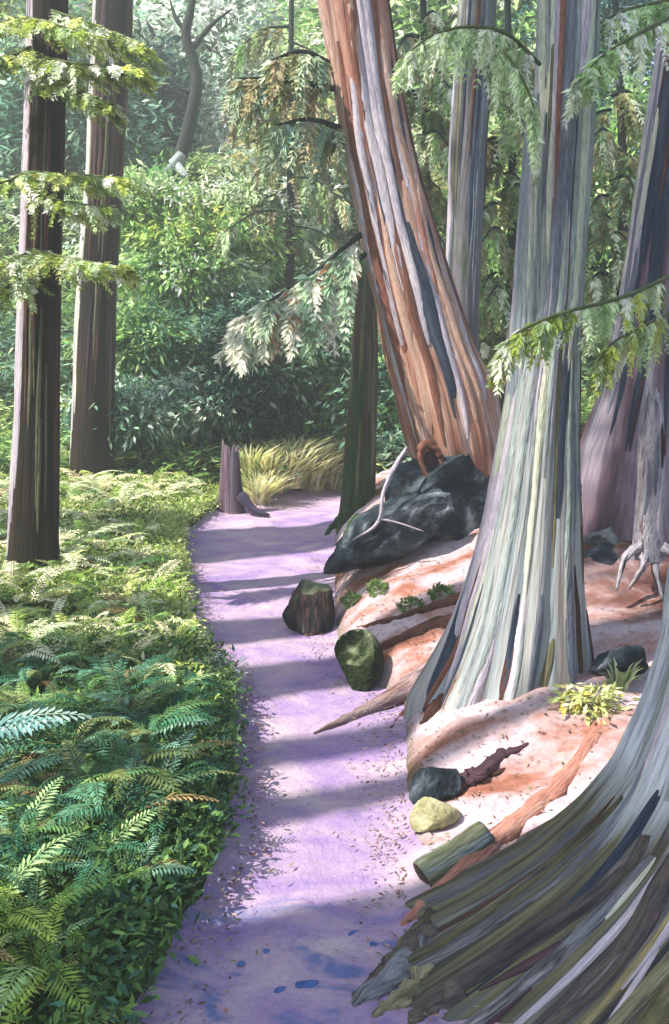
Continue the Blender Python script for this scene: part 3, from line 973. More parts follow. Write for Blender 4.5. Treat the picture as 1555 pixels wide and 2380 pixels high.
# ================================================================== BACKGROUND GREENERY
def crown_pts(c, rad, m, hollow=.35):
    d = nrm(rng.normal(size=(m, 3)))
    r = (hollow + (1 - hollow) * rng.random((m, 1)) ** .6)
    bump_ = 1 + .25 * np.sin(d[:, :1] * 5 + c[0]) * np.cos(d[:, 2:] * 4 + c[1])
    return np.array(c) + d * r * bump_ * np.array(rad), d


def shrub(name, label, cat, c, rad, hexes, m, n=9, L=.2, Wd=.07, group=None, w=None, flat=.25, stem=True, mat=None, spread=.13):
    c = np.array(c, float)
    g0 = float(gz(c[0], c[1]))
    t = thing(name, label, cat, (c[0], c[1], g0), group)
    if stem:
        tube('trunk', [(c[0], c[1], g0 - .1), (c[0] + .1, c[1], (g0 + c[2]) / 2), (c[0] - .05, c[1], c[2] + rad[2] * .5)], [.03 + .05 * rad[0], .03 + .03 * rad[0], .02], WOOD_DARK, t, n=14, k=8)
        for a in range(4):
            an = a * 1.6 + c[0]
            tube('branch', [(c[0], c[1], c[2] - rad[2] * .4 + .2 * a * rad[2] * .5), (c[0] + rad[0] * .35 * math.cos(an), c[1] + rad[1] * .35 * math.sin(an), c[2] + .1 * a * rad[2]),
                            (c[0] + rad[0] * .7 * math.cos(an), c[1] + rad[1] * .7 * math.sin(an), c[2] + (.1 + .15 * a) * rad[2])], [.03, .02, .008], WOOD_DARK, t, n=10, k=6)
    C, d = crown_pts(c, rad, m)
    D = d * np.array([1, 1, flat]) + np.array([0, 0, -.25]) + .35 * rng.normal(size=d.shape)
    leaves('crown', [clumps(C, D, np.clip(pal(hexes, m, .22, w) * 1.2, 0, .85), n, (spread * 1.4, spread, spread * .6), L, Wd)], mat or LEAF_FAR, t)
    return t


# trees beyond the rise; pale ones carry mist and sky glints in leaf colour
for q, (px, py, Y, rad, hx, lab) in enumerate([
        (560, 170, 18.5, (2.4, 1.6, 2.3), MINT + ['#eef2ec', '#dbe6dd'], 'pale mint leafy tree behind the crooked sapling'),
        (690, 60, 21, (2.4, 1.8, 2.6), MINT + PALE[:2], 'pale tree just beside the leaning cedar top'),
        (360, 20, 20, (2.2, 1.6, 2.2), PALE + MID[:2], 'pale green tree between dark trunks and sapling'),
        (325, 255, 17, (.75, .7, 1.2), ['#1f3b38', '#2a4a44', '#365a50', '#16302f'], 'dark teal evergreen in the hollow beside the sapling'),
        (440, 60, 23, (2.8, 1.8, 3.2), MINT + ['#eef2ec', '#e2ebe2'], 'mint crown rising above the crooked sapling'),
        (-20, 200, 17, (2.2, 1.6, 3.2), PALE + LIME, 'yellow-green tree behind the dark trunks'),
        (140, 330, 16, (1.6, 1.4, 2.0), TEAL + ['#6d8f7e'], 'teal shrub seen between the dark trunks'),
        (1000, 100, 17, (2.6, 1.6, 3.0), MID + PALE[:2], 'green tree seen between leaning cedar and grey trunk'),
        (1210, 200, 16, (1.9, 1.5, 3.0), MID + PALE[:3], 'light green tree between grey trunk and pale cedar'),
        (1450, 200, 15, (2.0, 1.5, 3.0), ['#3f6a70', '#557f8c', '#2e5350', '#6f98a5', '#4d7a4a'], 'blue-green tree behind the plum-brown trunk'),
        (1420, 600, 13, (1.5, 1.2, 2.4), MID + ['#2f4f38', '#6f7a44'], 'dark green bush between pale cedar and plum trunk'),
        (1160, 620, 13.5, (1.3, 1.2, 2.4), MID + KHAKI[:2], 'olive bush behind the grey trunk'),
        (760, 480, 15.5, (1.6, 1.2, 1.7), MINT[:3] + KHAKI, 'khaki and mint tree beside the leaning cedar'),
        (880, 880, 11.5, (.8, .7, 1.2), TEAL + MID[:2], 'teal bush behind the mossy snag')]):
    m = int((260 if q not in (0, 1, 4) else 120) * rad[0] * rad[2] ** .8)
    lf = .30 if Y > 15 else .2
    shrub('leafy_tree', lab, 'tree', P(px, py, Y), rad, hx, m, n=18, L=lf * .72, Wd=lf * .25, group='trees beyond the rise', spread=.22 if Y > 15 else .15)

# hemlocks whose dark twigs and khaki sprays show between the trunks
for q, (px, Y, rows, lab) in enumerate([
        (670, 12.6, [(70, -130, 60), (150, -120, 130), (250, 120, 30), (330, -110, 140), (420, 130, 50), (500, -150, 40), (560, 110, 60)], 'hemlock with khaki hanging sprays beside the leaning cedar'),
        (975, 9.8, [(60, 60, 10), (110, -60, 20), (190, 70, 15), (240, -70, 10), (330, 75, 20), (400, -60, 15), (470, 70, 20), (560, 60, 10)], 'young hemlock between leaning cedar and grey trunk'),
        (1170, 9.6, [(140, 70, 10), (210, -70, 20), (300, 60, 15), (380, -60, 20), (450, 70, 25), (550, -60, 25), (610, 60, 35), (690, -40, 10), (760, 60, 10)], 'young hemlock between grey trunk and pale cedar'),
        (1420, 9.4, [(230, 70, 40), (330, -60, 10), (430, 60, 30), (520, -60, 20), (620, 60, 10), (720, -60, 20)], 'young hemlock between pale cedar and plum trunk')]):
    b0 = P(px, 900, Y)
    g0 = float(gz(b0[0], Y))
    t = thing('hemlock', lab, 'tree', (b0[0], Y, g0), 'hemlocks between the trunks')
    top = P(px + 8, -60, Y)
    tube('trunk', [(b0[0], Y, g0 - .1), (b0[0] + .05, Y, (g0 + top[2]) / 2), top], [.07, .05, .03], WOOD_DARK, t, n=18, k=8)
    for s_, (py, dx, dy) in enumerate(rows):
        a, e = P(px, py - 8, Y), P(px + dx, py + dy, Y - .5 * (s_ % 3))
        mid_ = (a + e) / 2 + np.array([0, -.1, .10])
        bough(t, [a, mid_, e], .022, KHAKI + MID[:3] + PALE[:2], n=26, slen=(.22, .48), k=10, L=.11, Wd=.038, droop=1.1, side=.6, seed=s_)
        a2, e2 = P(px, py + 25, Y), P(px - dx * .8, py + 25 + dy, Y - .3)
        bough(t, [a2, (a2 + e2) / 2 + np.array([0, .1, .08]), e2], .018, KHAKI + MID[:3] + PALE[:2], n=22, slen=(.2, .42), k=10, L=.11, Wd=.038, droop=1.1, side=.6, seed=s_)

# the mossy rise: layered ground cover nobody could count
m = 5200
xs, ys = rng.uniform(-9, 6.5, m), rng.uniform(10.6, 17.5, m)
keep = (xs < xl(ys) - .2) | (xs > xr(ys) + .1)
xs, ys = xs[keep], ys[keep]
m = len(xs)
zc = gz(xs, ys) + rng.uniform(.02, .35, m)
f = fbm2(xs * .7 + 3, zc * 1.1, 4)
A, Bc, Cc = pal(TEAL + ['#3d5a3c'], m), pal(MID + ['#8f9f5a', '#6d8a4a'], m), pal(PALE[:3] + MINT[:2] + ['#86a06a'], m)
cc = 1.15 * np.where((f < -.45)[:, None], A, np.where((f < .45)[:, None], Bc, Cc))
D = np.stack([rng.choice([-1., 1.], m) * 1.0, -.4 + .3 * rng.normal(size=m), -.15 + .2 * rng.normal(size=m)], -1)
rise_o = leaves('hillside_undergrowth', [clumps(np.stack([xs, ys, zc], -1), D, cc, 18, (.22, .13, .05), .14, .048, upn=1.5)], LEAF_FAR)
tag(rise_o, 'layered green undergrowth covering the mossy rise behind the path', 'undergrowth', kind='stuff')

# shrubs on the rise
for q, (px, py, Y, rad, hx, lab) in enumerate([
        (330, 470, 12.6, (.9, .6, .35), MID + PALE[:2], 'light green low shrub below the crooked sapling'),
        (560, 500, 12.9, (.9, .6, .4), ['#dfe2cf', '#b9c9a0', '#5d7d45', '#3d5a3c'], 'cream-flecked shrub high on the rise'),
        (420, 640, 12.2, (1.0, .6, .4), MID + MINT[:2], 'mint-flecked shrub halfway up the rise'),
        (340, 790, 11.6, (.8, .5, .4), MID + TEAL[:2], 'mid green shrub beside the second dark trunk'),
        (490, 925, 11.2, (.55, .45, .35), ['#d5dccb', '#b5c8b4', '#7ba08f', '#55806f'], 'pale tufted shrub low on the rise'),
        (640, 800, 11.4, (.9, .5, .55), TEAL + ['#1f3b38'], 'dark teal shrub under the cream cedar bough'),
        (310, 960, 11.0, (.7, .5, .35), TEAL + MINT[:2], 'teal shrub at the foot of the rise'),
        (690, 950, 12.0, (1.1, .5, .45), TEAL[:3] + ['#6d8f7e'], 'broad teal shrub behind the cream grasses'),
        (560, 870, 10.9, (.25, .3, .7), ['#1f3b33', '#26463b', '#35523f'], 'dark upright shrub above the small stump'),
        (470, 560, 12.4, (1.0, .6, .3), MID + LIME[:2], 'yellow-green shrub on the upper rise')]):
    shrub('shrub', lab, 'shrub', P(px, py, Y), rad, hx, int(170 + 200 * rad[0]), n=18, L=.125, Wd=.042, group='shrubs on the rise', stem=True, spread=.1)

# ================================================================== LOW PLANTS ON THE LEFT BANK
def frond_mesh(name, arc, lift, width, tintc, seed):
    r = np.random.default_rng(seed)
    npn = 21
    s = np.linspace(0, 1, npn)
    ang = lift - arc * s
    dx = np.cos(ang)
    dz = np.sin(ang)
    Lx = np.concatenate([[0], np.cumsum((dx[1:] + dx[:-1]) / 2)]) / (npn - 1)
    Lz = np.concatenate([[0], np.cumsum((dz[1:] + dz[:-1]) / 2)]) / (npn - 1)
    C = np.stack([Lx, 0.04 * np.sin(s * 3 + seed), Lz], -1)
    T = np.stack([dx, 0 * dx, dz], -1)
    Nn = np.stack([-dz, 0 * dx, dx], -1)
    wd = width * np.clip(np.sin(np.pi * (s * .86 + .10)) ** .8, 0, 1) * (1 - .25 * s)
    V, F, TT = [], [], []
    base = np.array(lin(tintc, 1.0))
    for i in range(2, npn):
        for sg in (-1, 1):
            D = np.array([0, sg, 0]) * 1.0 + T[i] * .42 + Nn[i] * r.normal(-.10, .10)
            D /= np.linalg.norm(D)
            l, w = wd[i] * r.uniform(.85, 1.12), .036
            b0 = C[i]
            k = len(V)
            V += [b0 - T[i] * w * .55, b0 + D * l * .5 + T[i] * w * .62 - Nn[i] * .004, b0 + D * l + T[i] * w * .3 - Nn[i] * l * .12, b0 + D * l * .5 - T[i] * w * .5]
            F += [[k, k + 1, k + 2, k + 3]]
            TT += [base * r.uniform(.8, 1.2)] * 4
    for i in range(npn - 1):
        k = len(V)
        a, b_ = .010 * (1 - s[i] * .8), .010 * (1 - s[i + 1] * .8)
        V += [C[i] + [0, a, .003], C[i] - [0, a, -.003], C[i + 1] - [0, b_, -.003], C[i + 1] + [0, b_, .003]]
        F += [[k, k + 1, k + 2, k + 3]]
        TT += [base * .8 + np.array([.04, .03, .01])] * 4
    o = mesh_np(name, np.array(V), F, FROND, tint=np.array(TT), smooth=False)
    me = o.data
    bpy.data.objects.remove(o)
    return me


FERN_T = dict(bright=['#bcc86a', '#a3bf5c', '#d2d89c', '#8fb04e', '#e0e2b4'], mid=['#6a9046', '#7fa458', '#567f44', '#96b47a', '#48713f'],
              deep=['#3d7354', '#4a8060', '#5f9474', '#34664e', '#78a086'], teal=['#3f6f70', '#6d9a96', '#a5c2b4', '#2f5c62'],
              pale=['#d9dfba', '#eeeacb', '#c6d2a8', '#f0e6b8'], lime=['#8faa44', '#a3b850', '#7a963c', '#b8c272'], olive=['#6f7d45', '#86905a', '#5c6c3c'], dry=['#8a7048', '#a58a5e'], dusk=['#355c3a', '#42684a', '#4d7040'])  # deep and dusk hold the near bank's shade in their colour
FM = {k: [frond_mesh('frond', rng.uniform(.9, 1.7), rng.uniform(.75, 1.15), rng.uniform(.15, .22), c, q * 7 + i) for q, c in enumerate(v) for i in range(2)] for k, v in FERN_T.items()}


FERNS = []


def fern(x, y, size, kinds, label, group, nf=11, spread=.5):
    z = float(gz(x, y))
    t = thing('fern', label, 'fern', (x, y, z - .01), group)
    FERNS.append((t, x, y, label))
    a0 = rng.uniform(0, 6.28)
    for q in range(nf):
        me = random.choice(FM['dry' if random.random() < .04 else random.choice(kinds)])
        o = bpy.data.objects.new('frond', me)
        col.objects.link(o)
        o.parent = t
        s = size * rng.uniform(.7, 1.15)
        o.scale = (s, s * rng.uniform(.85, 1.15), s * rng.uniform(.8, 1.2))
        o.rotation_euler = (rng.normal() * .12, rng.normal() * .16, a0 + q * 6.283 / nf + rng.normal() * .25)
    return t


def scatter(n, x0, y0, y1, mind, off=.06):
    pts = []
    tries = 0
    while len(pts) < n and tries < 9000:
        tries += 1
        y = rng.uniform(y0, y1)
        x1 = xl(y) - off
        lo = max(x0, -.42 * y - .5)
        if lo >= x1:
            continue
        x = rng.uniform(lo, x1)
        if all((x - a) ** 2 + (y - b_) ** 2 > mind ** 2 for a, b_ in pts):
            pts.append((x, y))
    return pts


for x, y in scatter(84, -2.6, 1.95, 4.3, .12, .20):  # darker frond colours stand for shade on the near bank
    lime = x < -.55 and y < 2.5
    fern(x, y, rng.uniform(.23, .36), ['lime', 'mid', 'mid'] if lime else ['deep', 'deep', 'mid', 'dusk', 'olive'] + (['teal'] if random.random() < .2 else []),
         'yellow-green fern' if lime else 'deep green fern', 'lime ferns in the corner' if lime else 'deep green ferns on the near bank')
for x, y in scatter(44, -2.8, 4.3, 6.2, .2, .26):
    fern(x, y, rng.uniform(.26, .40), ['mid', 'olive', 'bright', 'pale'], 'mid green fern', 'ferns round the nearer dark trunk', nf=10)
for x, y in scatter(46, -4.5, 6.2, 10.2, .3, .3):  # pale frond colours carry the far bank's sunlight
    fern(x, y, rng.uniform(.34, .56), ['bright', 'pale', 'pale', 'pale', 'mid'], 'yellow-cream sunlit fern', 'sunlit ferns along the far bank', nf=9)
ORD = ['nearest'] + [w + ' from' for w in 'second third fourth fifth sixth seventh eighth ninth tenth eleventh twelfth thirteenth fourteenth fifteenth sixteenth seventeenth eighteenth nineteenth twentieth'.split()]
ORD += ['twenty-' + w + ' from' for w in 'first second third fourth fifth sixth seventh eighth ninth'.split()] + ['thirtieth from'] + ['thirty-' + w + ' from' for w in 'first second third fourth fifth sixth seventh eighth ninth'.split()]
MARKS = [(2.35, 'the lowest root of the flared tree'), (2.85, 'the cut log'), (3.4, 'the black rock'), (4.05, 'the creeping roots'), (4.7, 'the moss boulder'), (5.5, 'the rust-streaked rock'),
         (6.3, 'the dark boulder'), (7.3, 'the foot of the leaning cedar'), (8.4, 'the mossy snag'), (9.6, 'the small stump')]
bins = {}
for t, x, y, lab in FERNS:
    k = min(MARKS, key=lambda m_: abs(m_[0] - y))
    bins.setdefault((lab, k[1]), []).append((float(xl(y)) - x, t))
for (lab, mk), v in bins.items():
    for k, (_, t) in enumerate(sorted(v, key=lambda e: e[0])):
        t['label'] = lab + ' across from ' + mk + ', ' + ORD[k] + ' the path'
p_ = P(20, 1680, 3.3)
t = thing('fern', 'blue-green fern frond with pale leaflets arching in at the picture edge', 'fern', (p_[0] - .25, 3.3, float(gz(p_[0] - .25, 3.3))))
for q, (az, s) in enumerate([(.25, .62), (.05, .55), (.5, .5), (-.4, .4), (1.0, .4)]):
    o = bpy.data.objects.new('frond', FM['teal'][(4, 3, 2, 6, 1)[q]])
    col.objects.link(o)
    o.parent = t
    o.scale = (s, s, s)
    o.rotation_euler = (.3, -.1, az)

# mossy carpet between the ferns
m = 11000
ys = rng.uniform(1.7, 11, m)
xs = xl(ys) - .07 - np.abs(rng.normal(size=m)) * np.where(rng.random(m) < .35, .10, 1.5)
zc = gz(xs, ys) + rng.uniform(-.03, .045, m)
f = fbm2(xs * 1.6, ys * 1.6, 2) + .5 * rng.normal(size=m)
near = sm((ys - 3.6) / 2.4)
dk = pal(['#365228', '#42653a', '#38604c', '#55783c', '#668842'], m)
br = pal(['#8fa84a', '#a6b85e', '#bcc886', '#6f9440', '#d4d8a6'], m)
cc = np.where((rng.random(m) < near)[:, None], br, dk)  # darker leaves nearby, brighter ones farther off: shade and sun as colour
cc = np.where((f > 1.1)[:, None], cc * 1.5 + .02, cc)
D = np.stack([rng.normal(size=m) + .3, rng.normal(size=m) - .4, np.abs(rng.normal(size=m)) * .4], -1)
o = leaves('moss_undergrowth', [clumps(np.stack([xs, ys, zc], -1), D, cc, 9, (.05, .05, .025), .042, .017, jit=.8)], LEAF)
tag(o, 'mossy leaf carpet covering the fern bank beside the path', 'undergrowth', kind='stuff')


# overhanging shaggy edge is part of the same carpet; pale tufts stand at the edge
def tuft(name, label, cat, c, r, h, hexes, n, wd=.012, group=None, lean=(0, 0), droop=.6, L=None):
    c = np.array(c, float)
    t = thing(name, label, cat, c, group)
    V, F, TT = [], [], []
    cols = pal(hexes, n, .2)
    for q in range(n):
        a = rng.uniform(0, 6.283)
        rr = r * math.sqrt(rng.random()) * .35
        base = c + np.array([rr * math.cos(a), rr * math.sin(a), -.02])
        out = np.array([math.cos(a) + lean[0], math.sin(a) + lean[1], 0]) * r * rng.uniform(.5, 1.1)
        hh = h * rng.uniform(.6, 1.15)
        sd = np.array([-math.sin(a), math.cos(a), 0]) * wd * rng.uniform(.7, 1.3)
        k = len(V)
        pts = []
        for s in (0, .35, .7, 1):
            pts.append(base + out * s ** 1.5 + np.array([0, 0, hh * (s * (1 + droop) - droop * s * s * 1.1)]))
        for s, p in zip((1, .9, .6), pts[:3]):
            V += [p - sd * s, p + sd * s]
        V.append(pts[3])
        F += [[k, k + 1, k + 3, k + 2], [k + 2, k + 3, k + 5, k + 4], [k + 4, k + 5, k + 6]]
        TT += [cols[q]] * 7
    mesh_np('blades', np.array(V), F, LEAF, t, tint=np.array(TT), smooth=True)
    return t


GR = ['#f3efc8', '#ece8bc', '#faf4d8', '#cfd298', '#aab56f', '#f7ecb4']
for q, (px, py, s) in enumerate([(585, 1100, 1.0), (630, 1120, 1.1), (675, 1110, 1.2), (725, 1118, 1.1), (770, 1112, 1.0), (605, 1150, .8), (655, 1090, 1.0), (745, 1085, 1.0), (700, 1085, 1.1), (570, 1075, .9)]):
    p_ = hit(px, py + 20)
    Y = p_[1]
    tuft('grass_tuft', ('sunlit cream grass tuft at the path bend, ' + ORD[[0, 2, 4, 7, 9, 1, 3, 8, 6, 5][q]] + ' the small stump').replace('nearest', 'nearest to'), 'grass', (p_[0], Y, p_[2]), .42 * s, .5 * s, GR, 150, .016, 'cream grass at the bend', lean=(.3, -.4))

p_ = P(495, 1580, 4.5)
shrub('pale_plant', 'whitish tufted plant at the bank edge where the path narrows', 'plant', (p_[0], 4.5, p_[2]), (.09, .08, .12), ['#dfe3d4', '#cfd8c2', '#b9c6ab', '#eef0e4'], 60, n=8, L=.06, Wd=.022, stem=False, mat=LEAF, spread=.03)
p_ = hit(1370, 1650)
shrub('yellow_plant', 'small yellow-green plant on the bank below the pale cedar', 'plant', (p_[0], p_[1], p_[2] + .03), (.15, .10, .06), ['#c3c384', '#b3a94a', '#d4d5a8', '#9aa66a'], 50, n=8, L=.05, Wd=.02, stem=False, mat=LEAF, spread=.03)
p_ = hit(1440, 1600)
tuft('seedling', 'small pale green seedling beside the pale cedar root', 'plant', p_, .10, .14, ['#aeb98e', '#c3cba8', '#8a9a68'], 26, .012)
for px, py, Y, s, lab in [(820, 1388, 5.35, .055, 'small round moss cushion on pink soil behind the mossy boulder'), (958, 1402, 5.15, .07, 'larger moss cushion on the bank beside the pale cedar'),
                          (1030, 1375, 5.0, .07, 'flat moss cushion touching the pale cedar root'), (880, 1362, 5.5, .06, 'faint moss cushion high on the pink bank')]:
    p_ = hit(px, py + 12)
    Yc, z = p_[1], p_[2]
    t = thing('moss_cushion', lab, 'moss', (p_[0], Yc, z), 'moss cushions on the bank')
    C, d = crown_pts((p_[0], Yc, z + .01), (s, s, s * .7), 170, .8)
    leaves('leaves', [clumps(C, d + np.array([0, 0, .3]), pal(['#6f8a4a', '#5b7a3d', '#86a05c', '#49662f'], 170), 5, (.008, .008, .006), .022, .01)], LEAF, t)

# ================================================================== ROCKS, STUMPS, LOGS
R_DARK = rockmat('dark_boulder', ['#141a22', '#232c36', '#36424c', '#5a636b', '#9aa0a8'], 5, .8)
R_RED = rockmat('red_streaked_rock', ['#14161c', '#24262c', '#3a3436', '#5e443e', '#2e3036', '#7d7d82'], 5, .9, stretch=(3.0, 1, .7), moss='#7d8566', moss_at=.7)
R_MOSS = rockmat('mossy_boulder', ['#141c0e', '#1d2a12', '#2a3a18', '#3c4a22'], 9, .9, moss='#8f9a78', moss_at=.62)
R_GREY = rockmat('grey_boulder', ['#4a4f55', '#6d7278', '#8f9296', '#b5b5b8'], 5, .8)
R_CREAM = rockmat('cream_stone', ['#8f8a62', '#aaa67c', '#c3bf9a', '#d4d0b4'], 7, .6)
R_BLUE = rockmat('blue_pebble', ['#3a5496', '#4a66a8', '#6a82b8'], 12, .3)


def rock_thing(name, label, px, py, Y, radpx, depth, mat, seed, sink=0, group=None, cat='rock', rot=0., planes=11, rough=.07, faces=None, tilt=0.):
    if Y is None:                              # stands on the ground where its foot is seen
        Y = hit(px, py + radpx[1] * .92)[1] + depth * .6
    c = P(px, py, Y)
    k = Y / FPX
    rr = (radpx[0] * k, depth, radpx[1] * k)
    o = rock(name, c - np.array([0, 0, sink]), rr, mat, seed=seed, rot=rot, planes=planes, rough=rough, faces=faces, tilt=tilt)
    tag(o, label, cat, group)
    return o


rock_thing('boulder', 'large dark boulder under the foot of the leaning cedar', 1030, 1165, 6.35, (185, 135), .42, R_DARK, 3)
rock_thing('boulder', 'dark sloping boulder running down from the cedar foot to the path', 880, 1240, 6.05, (185, 66), .3, R_DARK, 8, tilt=R(29))
rock_thing('rock', 'angular rust-streaked rock jutting into the path', 722, 1412, None, (70, 70), .16, R_RED, 41, rough=.08,
           faces=[(-.85, -.2, .55, .62), (1, -.1, .1, .72), (.25, -.1, 1, .78), (-.35, -1, .25, .62), (-.75, -.4, -.5, .85), (.55, -.8, .35, .68), (0, 1, .3, .8), (-.2, -.5, .9, .7), (0, 0, -1, .9), (-.9, .4, 0, .9)])
rock_thing('boulder', 'rounded dark green moss boulder with pale top beside the path', 830, 1542, None, (60, 76), .13, R_MOSS, 5, planes=7, rough=.04)
rock_thing('rock', 'black squarish rock at the path edge above a cream stone', 1003, 1818, None, (64, 60), .10, R_DARK, 14, planes=8)
rock_thing('stone', 'cream stone under the black rock at the path edge', 1000, 1888, None, (70, 46), .08, R_CREAM, 15, planes=8)
rock_thing('boulder', 'pale grey slanting boulder behind the pale cedar foot', 1420, 1250, 5.7, (88, 55), .25, R_GREY, 17, rot=.2)
rock_thing('boulder', 'long dark boulder behind the pale cedar above the grey one', 1440, 1150, 6.0, (125, 75), .35, R_DARK, 18)
rock_thing('boulder', 'black boulder below the grey slanting one', 1430, 1340, 5.45, (95, 72), .25, R_DARK, 19)
rock_thing('rock', 'low dark rock beside the pale cedar root', 1440, 1545, None, (80, 46), .12, R_DARK, 20)
# pale roots draped over the dark boulder
tube_o = thing('pale_root', 'thin whitish root draped down the dark boulder', 'root', P(880, 1205, 5.9))
tube('root', [P(945, 1040, 6.0), P(915, 1090, 5.88), P(890, 1150, 5.82), P(878, 1215, 5.82), P(820, 1255, 5.85)], [.012, .016, .013, .012, .005], STRIP['lilac'], tube_o, n=22, k=8, lump=.4)
tube('rootlet', [P(878, 1205, 5.82), P(925, 1215, 5.8), P(985, 1235, 5.78)], [.008, .007, .003], STRIP['lilac'], tube_o, n=12, k=6)

# short weathered stump at the far bend
YT = 9.7
tt_ = thing('stump', 'short purplish-brown weathered stump where the path bends', 'stump', P(540, 1190, YT))
tr = Trunk([(1225, 492, 590), (1190, 505, 572), (1120, 511, 562), (1050, 515, 556)], YT, flute=.12, seed=5, nv=40, nu=48)
tr.mesh('trunk', B_PURP, tt_, ragged=.12)
tube('root', [P(560, 1150, YT - .1), P(590, 1185, YT - .2), P(625, 1198, YT - .3)], [.06, .045, .02], B_PURP, tt_, n=10)
# bleached snag
YV = 4.9
tv = thing('bleached_snag', 'bleached white broken snag with splayed root fingers', 'dead tree', P(1500, 1375, YV))
tr = Trunk([(1300, 1468, 1548), (1220, 1474, 1540), (1120, 1482, 1544), (1020, 1484, 1546), (960, 1492, 1540), (925, 1502, 1532)], YV, flute=.2, seed=6, nv=50, nu=48)
B_BLEACH = bark('bleached_wood', ['#8a7f92', '#b3abb8', '#cbc5d0', '#d8d3da', '#6f5a66'], su=22, sv=3.5, bump=.8, seed=9)
o = tr.mesh('trunk', B_BLEACH, tv, ragged=.08)
strips(tr, o, 10, (190, 350), ['lilac', 'plum', 'slate'], [5, 2, 2], zat(1280, YV), zat(960, YV), (.008, .02), (.15, .4), (.006, .014), seed=99)
for q, (a, b_, c_) in enumerate([((1490, 1265), (1452, 1300), (1432, 1372)), ((1500, 1280), (1492, 1320), (1462, 1368)), ((1528, 1285), (1524, 1330), (1540, 1395)), ((1535, 1270), (1572, 1300), (1585, 1370))]):
    tube('root', [P(*a, YV - .02), P(*b_, YV - .08 - .05 * (q % 2)), P(*c_, YV - .12)], [.034, .02, .007], B_BLEACH, tv, n=14, k=8, lump=.45, seed=q)


def log(label, name, a, b_, r0, r1, mat, endmat, cat='log', group=None):
    t = thing(name, label, cat, a)
    tube('bark', [a, (a + b_) / 2, b_], [r0, (r0 + r1) / 2, r1], mat, t, n=14, k=18, lump=.1)
    ax = nrm((b_ - a)[None])[0]
    for c, s, r in ((a, -1, r0), (b_, 1, r1)):
        S = nrm(np.cross(ax, [0, 0, 1.])[None])[0]
        Bv = np.cross(S, ax)
        V, F = [c + ax * s * .012], []
        for k in range(18):
            an = k / 18 * 6.2832
            V.append(c + ax * s * .004 + (S * math.cos(an) + Bv * math.sin(an)) * r * .93)
        for k in range(18):
            F.append([0, 1 + k, 1 + (k + 1) % 18] if s > 0 else [0, 1 + (k + 1) % 18, 1 + k])
        mesh_np('cut_end', np.array(V), F, endmat, t, uv=np.array(V)[:, :2])
    return t


ENDW = rockmat('cut_wood', ['#3a302b', '#54453d', '#6b5c52'], 14, .5)
B_LOG = bark('log_bark', ['#3f3f36', '#6f7358', '#9aa08a', '#8a98a6', '#a9a873'], su=14, sv=2.0, bump=.8, seed=12)
la, lb = hit(985, 2085), hit(1135, 1985)
log('short cut log with blue-grey and yellow-green bark lying at the path edge', 'cut_log', la + np.array([0, .05, .045]), lb + np.array([0, .05, .045]), .056, .052, B_LOG, ENDW)
fb = thing('fallen_branch', 'dark crooked fallen branch running up the bank from the black rock', 'branch', hit(1055, 1850))
groot(fb, [(1045, 1862), (1085, 1828), (1120, 1818), (1165, 1768), (1200, 1752), (1255, 1716)], [.03, .045, .034, .03, .016, .004], STRIP['plum'], .4, n=34, lump=.5, name='limb')
groot(fb, [(1110, 1815), (1160, 1800), (1210, 1768)], [.018, .012, .003], STRIP['brown'], .4, n=14, lump=.5, name='twig', seed=2)
fr = thing('red_root', 'long salmon root lying along the edge of the huge root flare', 'root', hit(1000, 2140))
groot(fr, [(930, 2165), (1020, 2085), (1135, 1985), (1235, 1895), (1335, 1800), (1400, 1700), (1440, 1640)], [.012, .045, .05, .045, .04, .03, .012], STRIP['salmon'], -.25, n=40, lump=.4, name='root')
# blue pebbles
PEB = ['largest flat blue pebble mid path', 'blue pebble just beside the largest one', 'blue pebble near the edge of the sunlit stretch', 'blue pebble toward the roots below the sunlit stretch', 'blue pebble lying among the flared roots', 'blue pebble at the tip of the lowest root', 'lowest blue pebble under the root tips', 'small blue pebble toward the ferns, upper of two', 'small blue pebble toward the ferns, lower of two']
for q, (px, py, s) in enumerate([(715, 2290, 26), (650, 2300, 14), (820, 2170, 14), (870, 2195, 12), (1165, 2312, 18), (985, 2345, 13), (1015, 2365, 11), (620, 2210, 10), (560, 2240, 9)]):
    Y = float(Yground(py))
    p_ = P(px, py, Y)
    p_[2] = max(p_[2], float(zpath(Y)))
    k = Y / FPX
    o = rock('pebble', p_ + np.array([0, 0, .001]), (s * k * 1.3, s * k, s * k * .35), R_BLUE, seed=int(px), sub=2, rot=.4)
    tag(o, PEB[q], 'pebble', 'blue pebbles on the path')

# fallen needles and leaf bits: nobody could count them
m = 5200
ys = rng.uniform(1.9, 7.5, m)
e_ = rng.random(m)
xs = np.where(e_ < .55, xr(ys) + np.abs(rng.normal(size=m)) * .8, np.where(e_ < .8, xl(ys) + np.abs(rng.normal(size=m)) * .09, xr(ys) - np.abs(rng.normal(size=m)) * .12))
inside = (xs > xl(ys)) & (xs < xr(ys) + .06)
zc = np.maximum(gz(xs, ys), np.where(inside, zpath(ys) + .012, -9)) + .006
D = rng.normal(size=(m, 3)) * np.array([1, 1, .12])
pk = leaf_arrays(np.stack([xs, ys, zc], -1), D, np.array([0, 0, 1.]) + .25 * rng.normal(size=(m, 3)), rng.uniform(.012, .04, m), rng.uniform(.003, .012, m), pal(['#6b4a38', '#8a6450', '#a5887c', '#5c5a40', '#7d7a58', '#4a3a34', '#b59a90'], m))
o = leaves('leaf_litter', [pk], LEAF)
tag(o, 'scattered brown needles and leaf bits on the bank and path edges', 'leaf litter', kind='stuff')

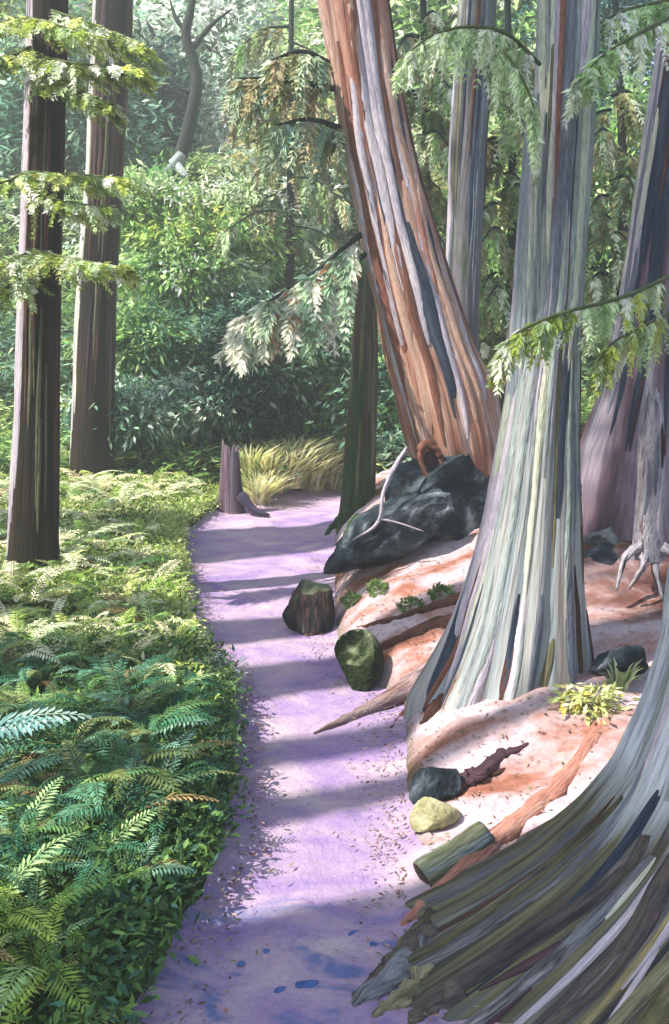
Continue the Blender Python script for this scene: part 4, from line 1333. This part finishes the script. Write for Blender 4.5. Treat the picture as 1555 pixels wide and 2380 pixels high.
# ================================================================== TREES WHOSE SHADE STRIPES THE PATH
def off_tree(py0, py1, label, x0=-6.0, hgt=13.):
    ya, yb = float(Yground(py1)), float(Yground(py0))
    s, wd = (ya + yb) / 2, abs(yb - ya) * .54
    pxm = (xl(s) + xr(s)) / 2
    y = s + (pxm - x0) * math.tan(SUN_BACK)
    g0 = float(gz(x0, y))
    t = thing('cedar', label, 'tree', (x0, y, g0), 'cedars beyond the fern bank')
    tube('trunk', [(x0, y, g0 - .2), (x0 + .05, y + .03, g0 + hgt * .5), (x0, y, g0 + hgt)], [wd * 1.1, wd, wd * .5], B_BROWN, t, n=24, k=14)
    if hgt < 10:                               # unseen tree kept short and crownless so the leaning cedar stays lit
        return
    C, d = crown_pts((x0, y, g0 + hgt + 1.5), (1.3, 1.3, 3.0), 260)
    leaves('crown', [clumps(C, d * np.array([1, 1, .3]) + np.array([0, 0, -.3]), pal(MID, 260), 8, (.2, .15, .08), .25, .09)], LEAF_FAR, t)


for q, (a, b_) in enumerate([(1228, 1290), (1425, 1500), (1540, 1615), (1702, 1762), (1835, 1893)]):
    off_tree(a, b_, ('short crownless' if q == 1 else 'slender') + ' cedar beyond the fern bank, its shade the ' + ['farthest', 'second farthest', 'middle', 'second nearest', 'nearest'][q] + ' stripe across the path', -5.6 - .5 * (q % 2), 8.6 if q == 1 else 13.)
off_tree(2145, 2800, 'broad old cedar beyond the fern bank shading the near path', -5.0)

# ================================================================== AIR
hz = bpy.data.materials.new('haze')
hz.use_nodes = True
hn = hz.node_tree
hn.nodes.remove(hn.nodes['Principled BSDF'])
pv = hn.nodes.new('ShaderNodeVolumePrincipled')
pv.inputs['Color'].default_value = (.88, .96, .90, 1)
pv.inputs['Density'].default_value = .0095
pv.inputs['Anisotropy'].default_value = .2
hn.links.new(pv.outputs[0], hn.nodes['Material Output'].inputs['Volume'])
bx = np.array([[x, y, z] for x in (-72.5, 72.5) for y in (-33, 113) for z in (-3., 26.)])
hb = mesh_np('haze', bx, [[0, 1, 3, 2], [4, 6, 7, 5], [0, 4, 5, 1], [2, 3, 7, 6], [0, 2, 6, 4], [1, 5, 7, 3]], hz, smooth=False)
tag(hb, 'pale morning haze hanging between the trees', 'haze', kind='stuff')
